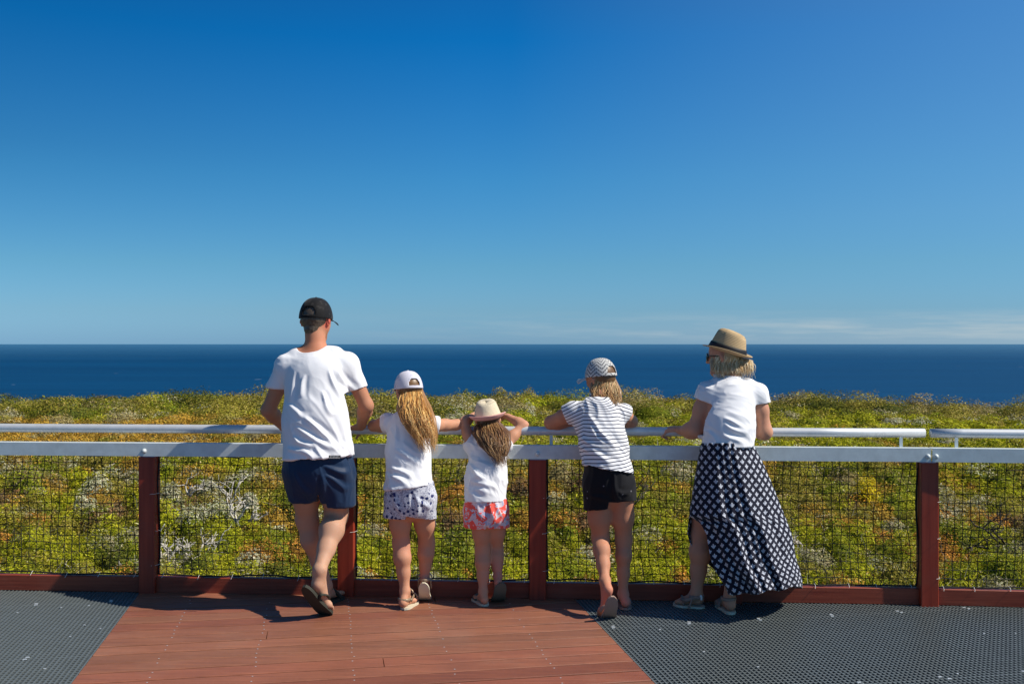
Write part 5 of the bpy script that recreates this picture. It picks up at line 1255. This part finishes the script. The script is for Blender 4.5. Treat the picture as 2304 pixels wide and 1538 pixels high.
# skirt: one sheet of cloth, open at the slit on the left
ky = [996, 1010, 1040, 1080, 1120, 1160, 1176, 1200, 1230, 1260, 1290, 1310, 1325, 1340]
kL = [1578, 1574, 1569, 1562, 1556, 1550, 1548, 1547, 1552, 1562, 1575, 1588, 1596, 1600]      # outer left
kB = [1578, 1574, 1569, 1562, 1556, 1550, 1575, 1589, 1594, 1600, 1612, 1626, 1634, 1639]      # slit edge, back panel
kR = [1694, 1702, 1717, 1735, 1751, 1767, 1773, 1782, 1788, 1793, 1801, 1805, 1806, 1806]
nr, nc = 120, 200; V = []; UV = []; Dc = 5.66
for i in range(nr):
    y = 996 + (1338 - 996) * i / (nr - 1); s = i / (nr - 1); xl, xb, xr = (np.interp(y, ky, q) for q in (kL, kB, kR))
    dep = .125 + .10 * s; al = 0; prev = None
    for j in range(nc):
        t = j / (nc - 1)
        if t < .5: q = t / .5; x0, x1 = xb, xr; sg = -1
        else: q = 1 - (t - .5) / .5; x0, x1 = xl, xr; sg = 1
        if y > 1176 and t > .5: x0 = xl + (0 if y < 1215 else (y - 1215) * .42)
        ph = math.acos(max(-1, min(1, 2 * q - 1))); px = x0 + (x1 - x0) * q
        prof = math.sin(math.pi * (.10 + .90 * q) if (y > 1176 and t < .5) else math.pi * q) ** .6 if 0 < q < 1 else (math.sin(math.pi * .1) ** .6 if (q == 0 and y > 1176 and t < .5) else 0)
        u_ = q * 7.5 - s * 1.5
        fold = .78 * (.030 * s ** .8 * math.sin(u_ * 2.1 + 1.2 * math.sin(s * 3) + .6) + .018 * s * math.sin(u_ * 4.7 + 2 + s * 2) + .012 * s * math.sin(u_ * 8.3 + s * 3.5) + .006 * math.sin(q * 60 + 3 * s) * math.exp(-s * 9)) * prof
        hemz = y
        if i > nr * .75:
            w_ = (i - nr * .75) / (nr * .25)
            tgt = 1336 + 3 * math.sin(q * 20) - max(0, px - 1690) * .16 if t < .5 else 1322 - max(0, 1640 - px) * .25
            hemz = y + (tgt - 1338) * w_
        p = P(px, hemz, Dc + (.10 * s if sg > 0 else 0) + sg * dep * prof + fold - .02 * s)
        V.append(p)
        if prev is not None: al += np.linalg.norm((p - prev)[[0, 2]]) if False else abs(p[0] - prev[0]) + abs(p[1] - prev[1]) * .55
        prev = p; UV.append([al, 0])
    row = len(V) - nc; mid = UV[row + nc // 5][0]
    for j in range(nc): UV[row + j][0] -= mid; UV[row + j][1] = -s * .93 - .12 * UV[row + j][0] * s
V = np.array(V); n3 = vnoise(V * 9, 91) * .008; V[:, 1] += n3
fs = grid_faces(nr, nc); sk = make('skirt', V, fs, M_skirt, o, True, uv=UV); md = sk.modifiers.new('t', 'SOLIDIFY'); md.thickness = .0018
a_ = (.3, 1, 0)
sole('sandal_sole', P(1586, 1360, 5.73) * g, P(1553, 1360, 5.75) * g, P(1514, 1358, 5.795) * g, (.15, 1, 0), .085, .012, M_sole_c, o)
hc = P(1567, 1345, 5.74)
straps('sandal_strap', [arc(hc + (0, 0, .012), XA, YA, .040, .040, 0, 6.28, 16), [hc + (-.03, -.03, .005), hc + (-.045, -.035, -.03), hc + (-.05, -.034, -.05)], arc(P(1535, 1358, 5.78) * g + (0, 0, .01), YA, ZA, .042, .042, 0, 3.14), [hc + (-.02, -.035, .01), hc + (-.07, -.02, -.01), P(1532, 1345, 5.76) + (0, 0, -.01)]], .0052, M_leath, o)
straps('buckle', [[hc + (.012, -.043, .024), hc + (.022, -.043, .022), hc + (.020, -.043, .0)]], .003, M_clip, o)
sole('sandal_sole', P(1649, 1372, 5.585) * g, P(1633, 1366, 5.69) * g, P(1617, 1358, 5.81) * g, (.92, .35, 0), .085, .016, M_sole_c, o)
hc = P(1641, 1358, 5.62)
straps('sandal_strap', [arc(hc + (-.002, .015, .028), XA, YA, .040, .042, 0, 6.28, 16), arc(P(1630, 1362, 5.72) * g + (0, 0, .01), (.92, .35, 0), ZA, .042, .05, 0, 3.14), arc(P(1626, 1362, 5.76) * g + (0, 0, .01), (.92, .35, 0), ZA, .042, .04, 0, 3.14)], .0052, M_leath, o)
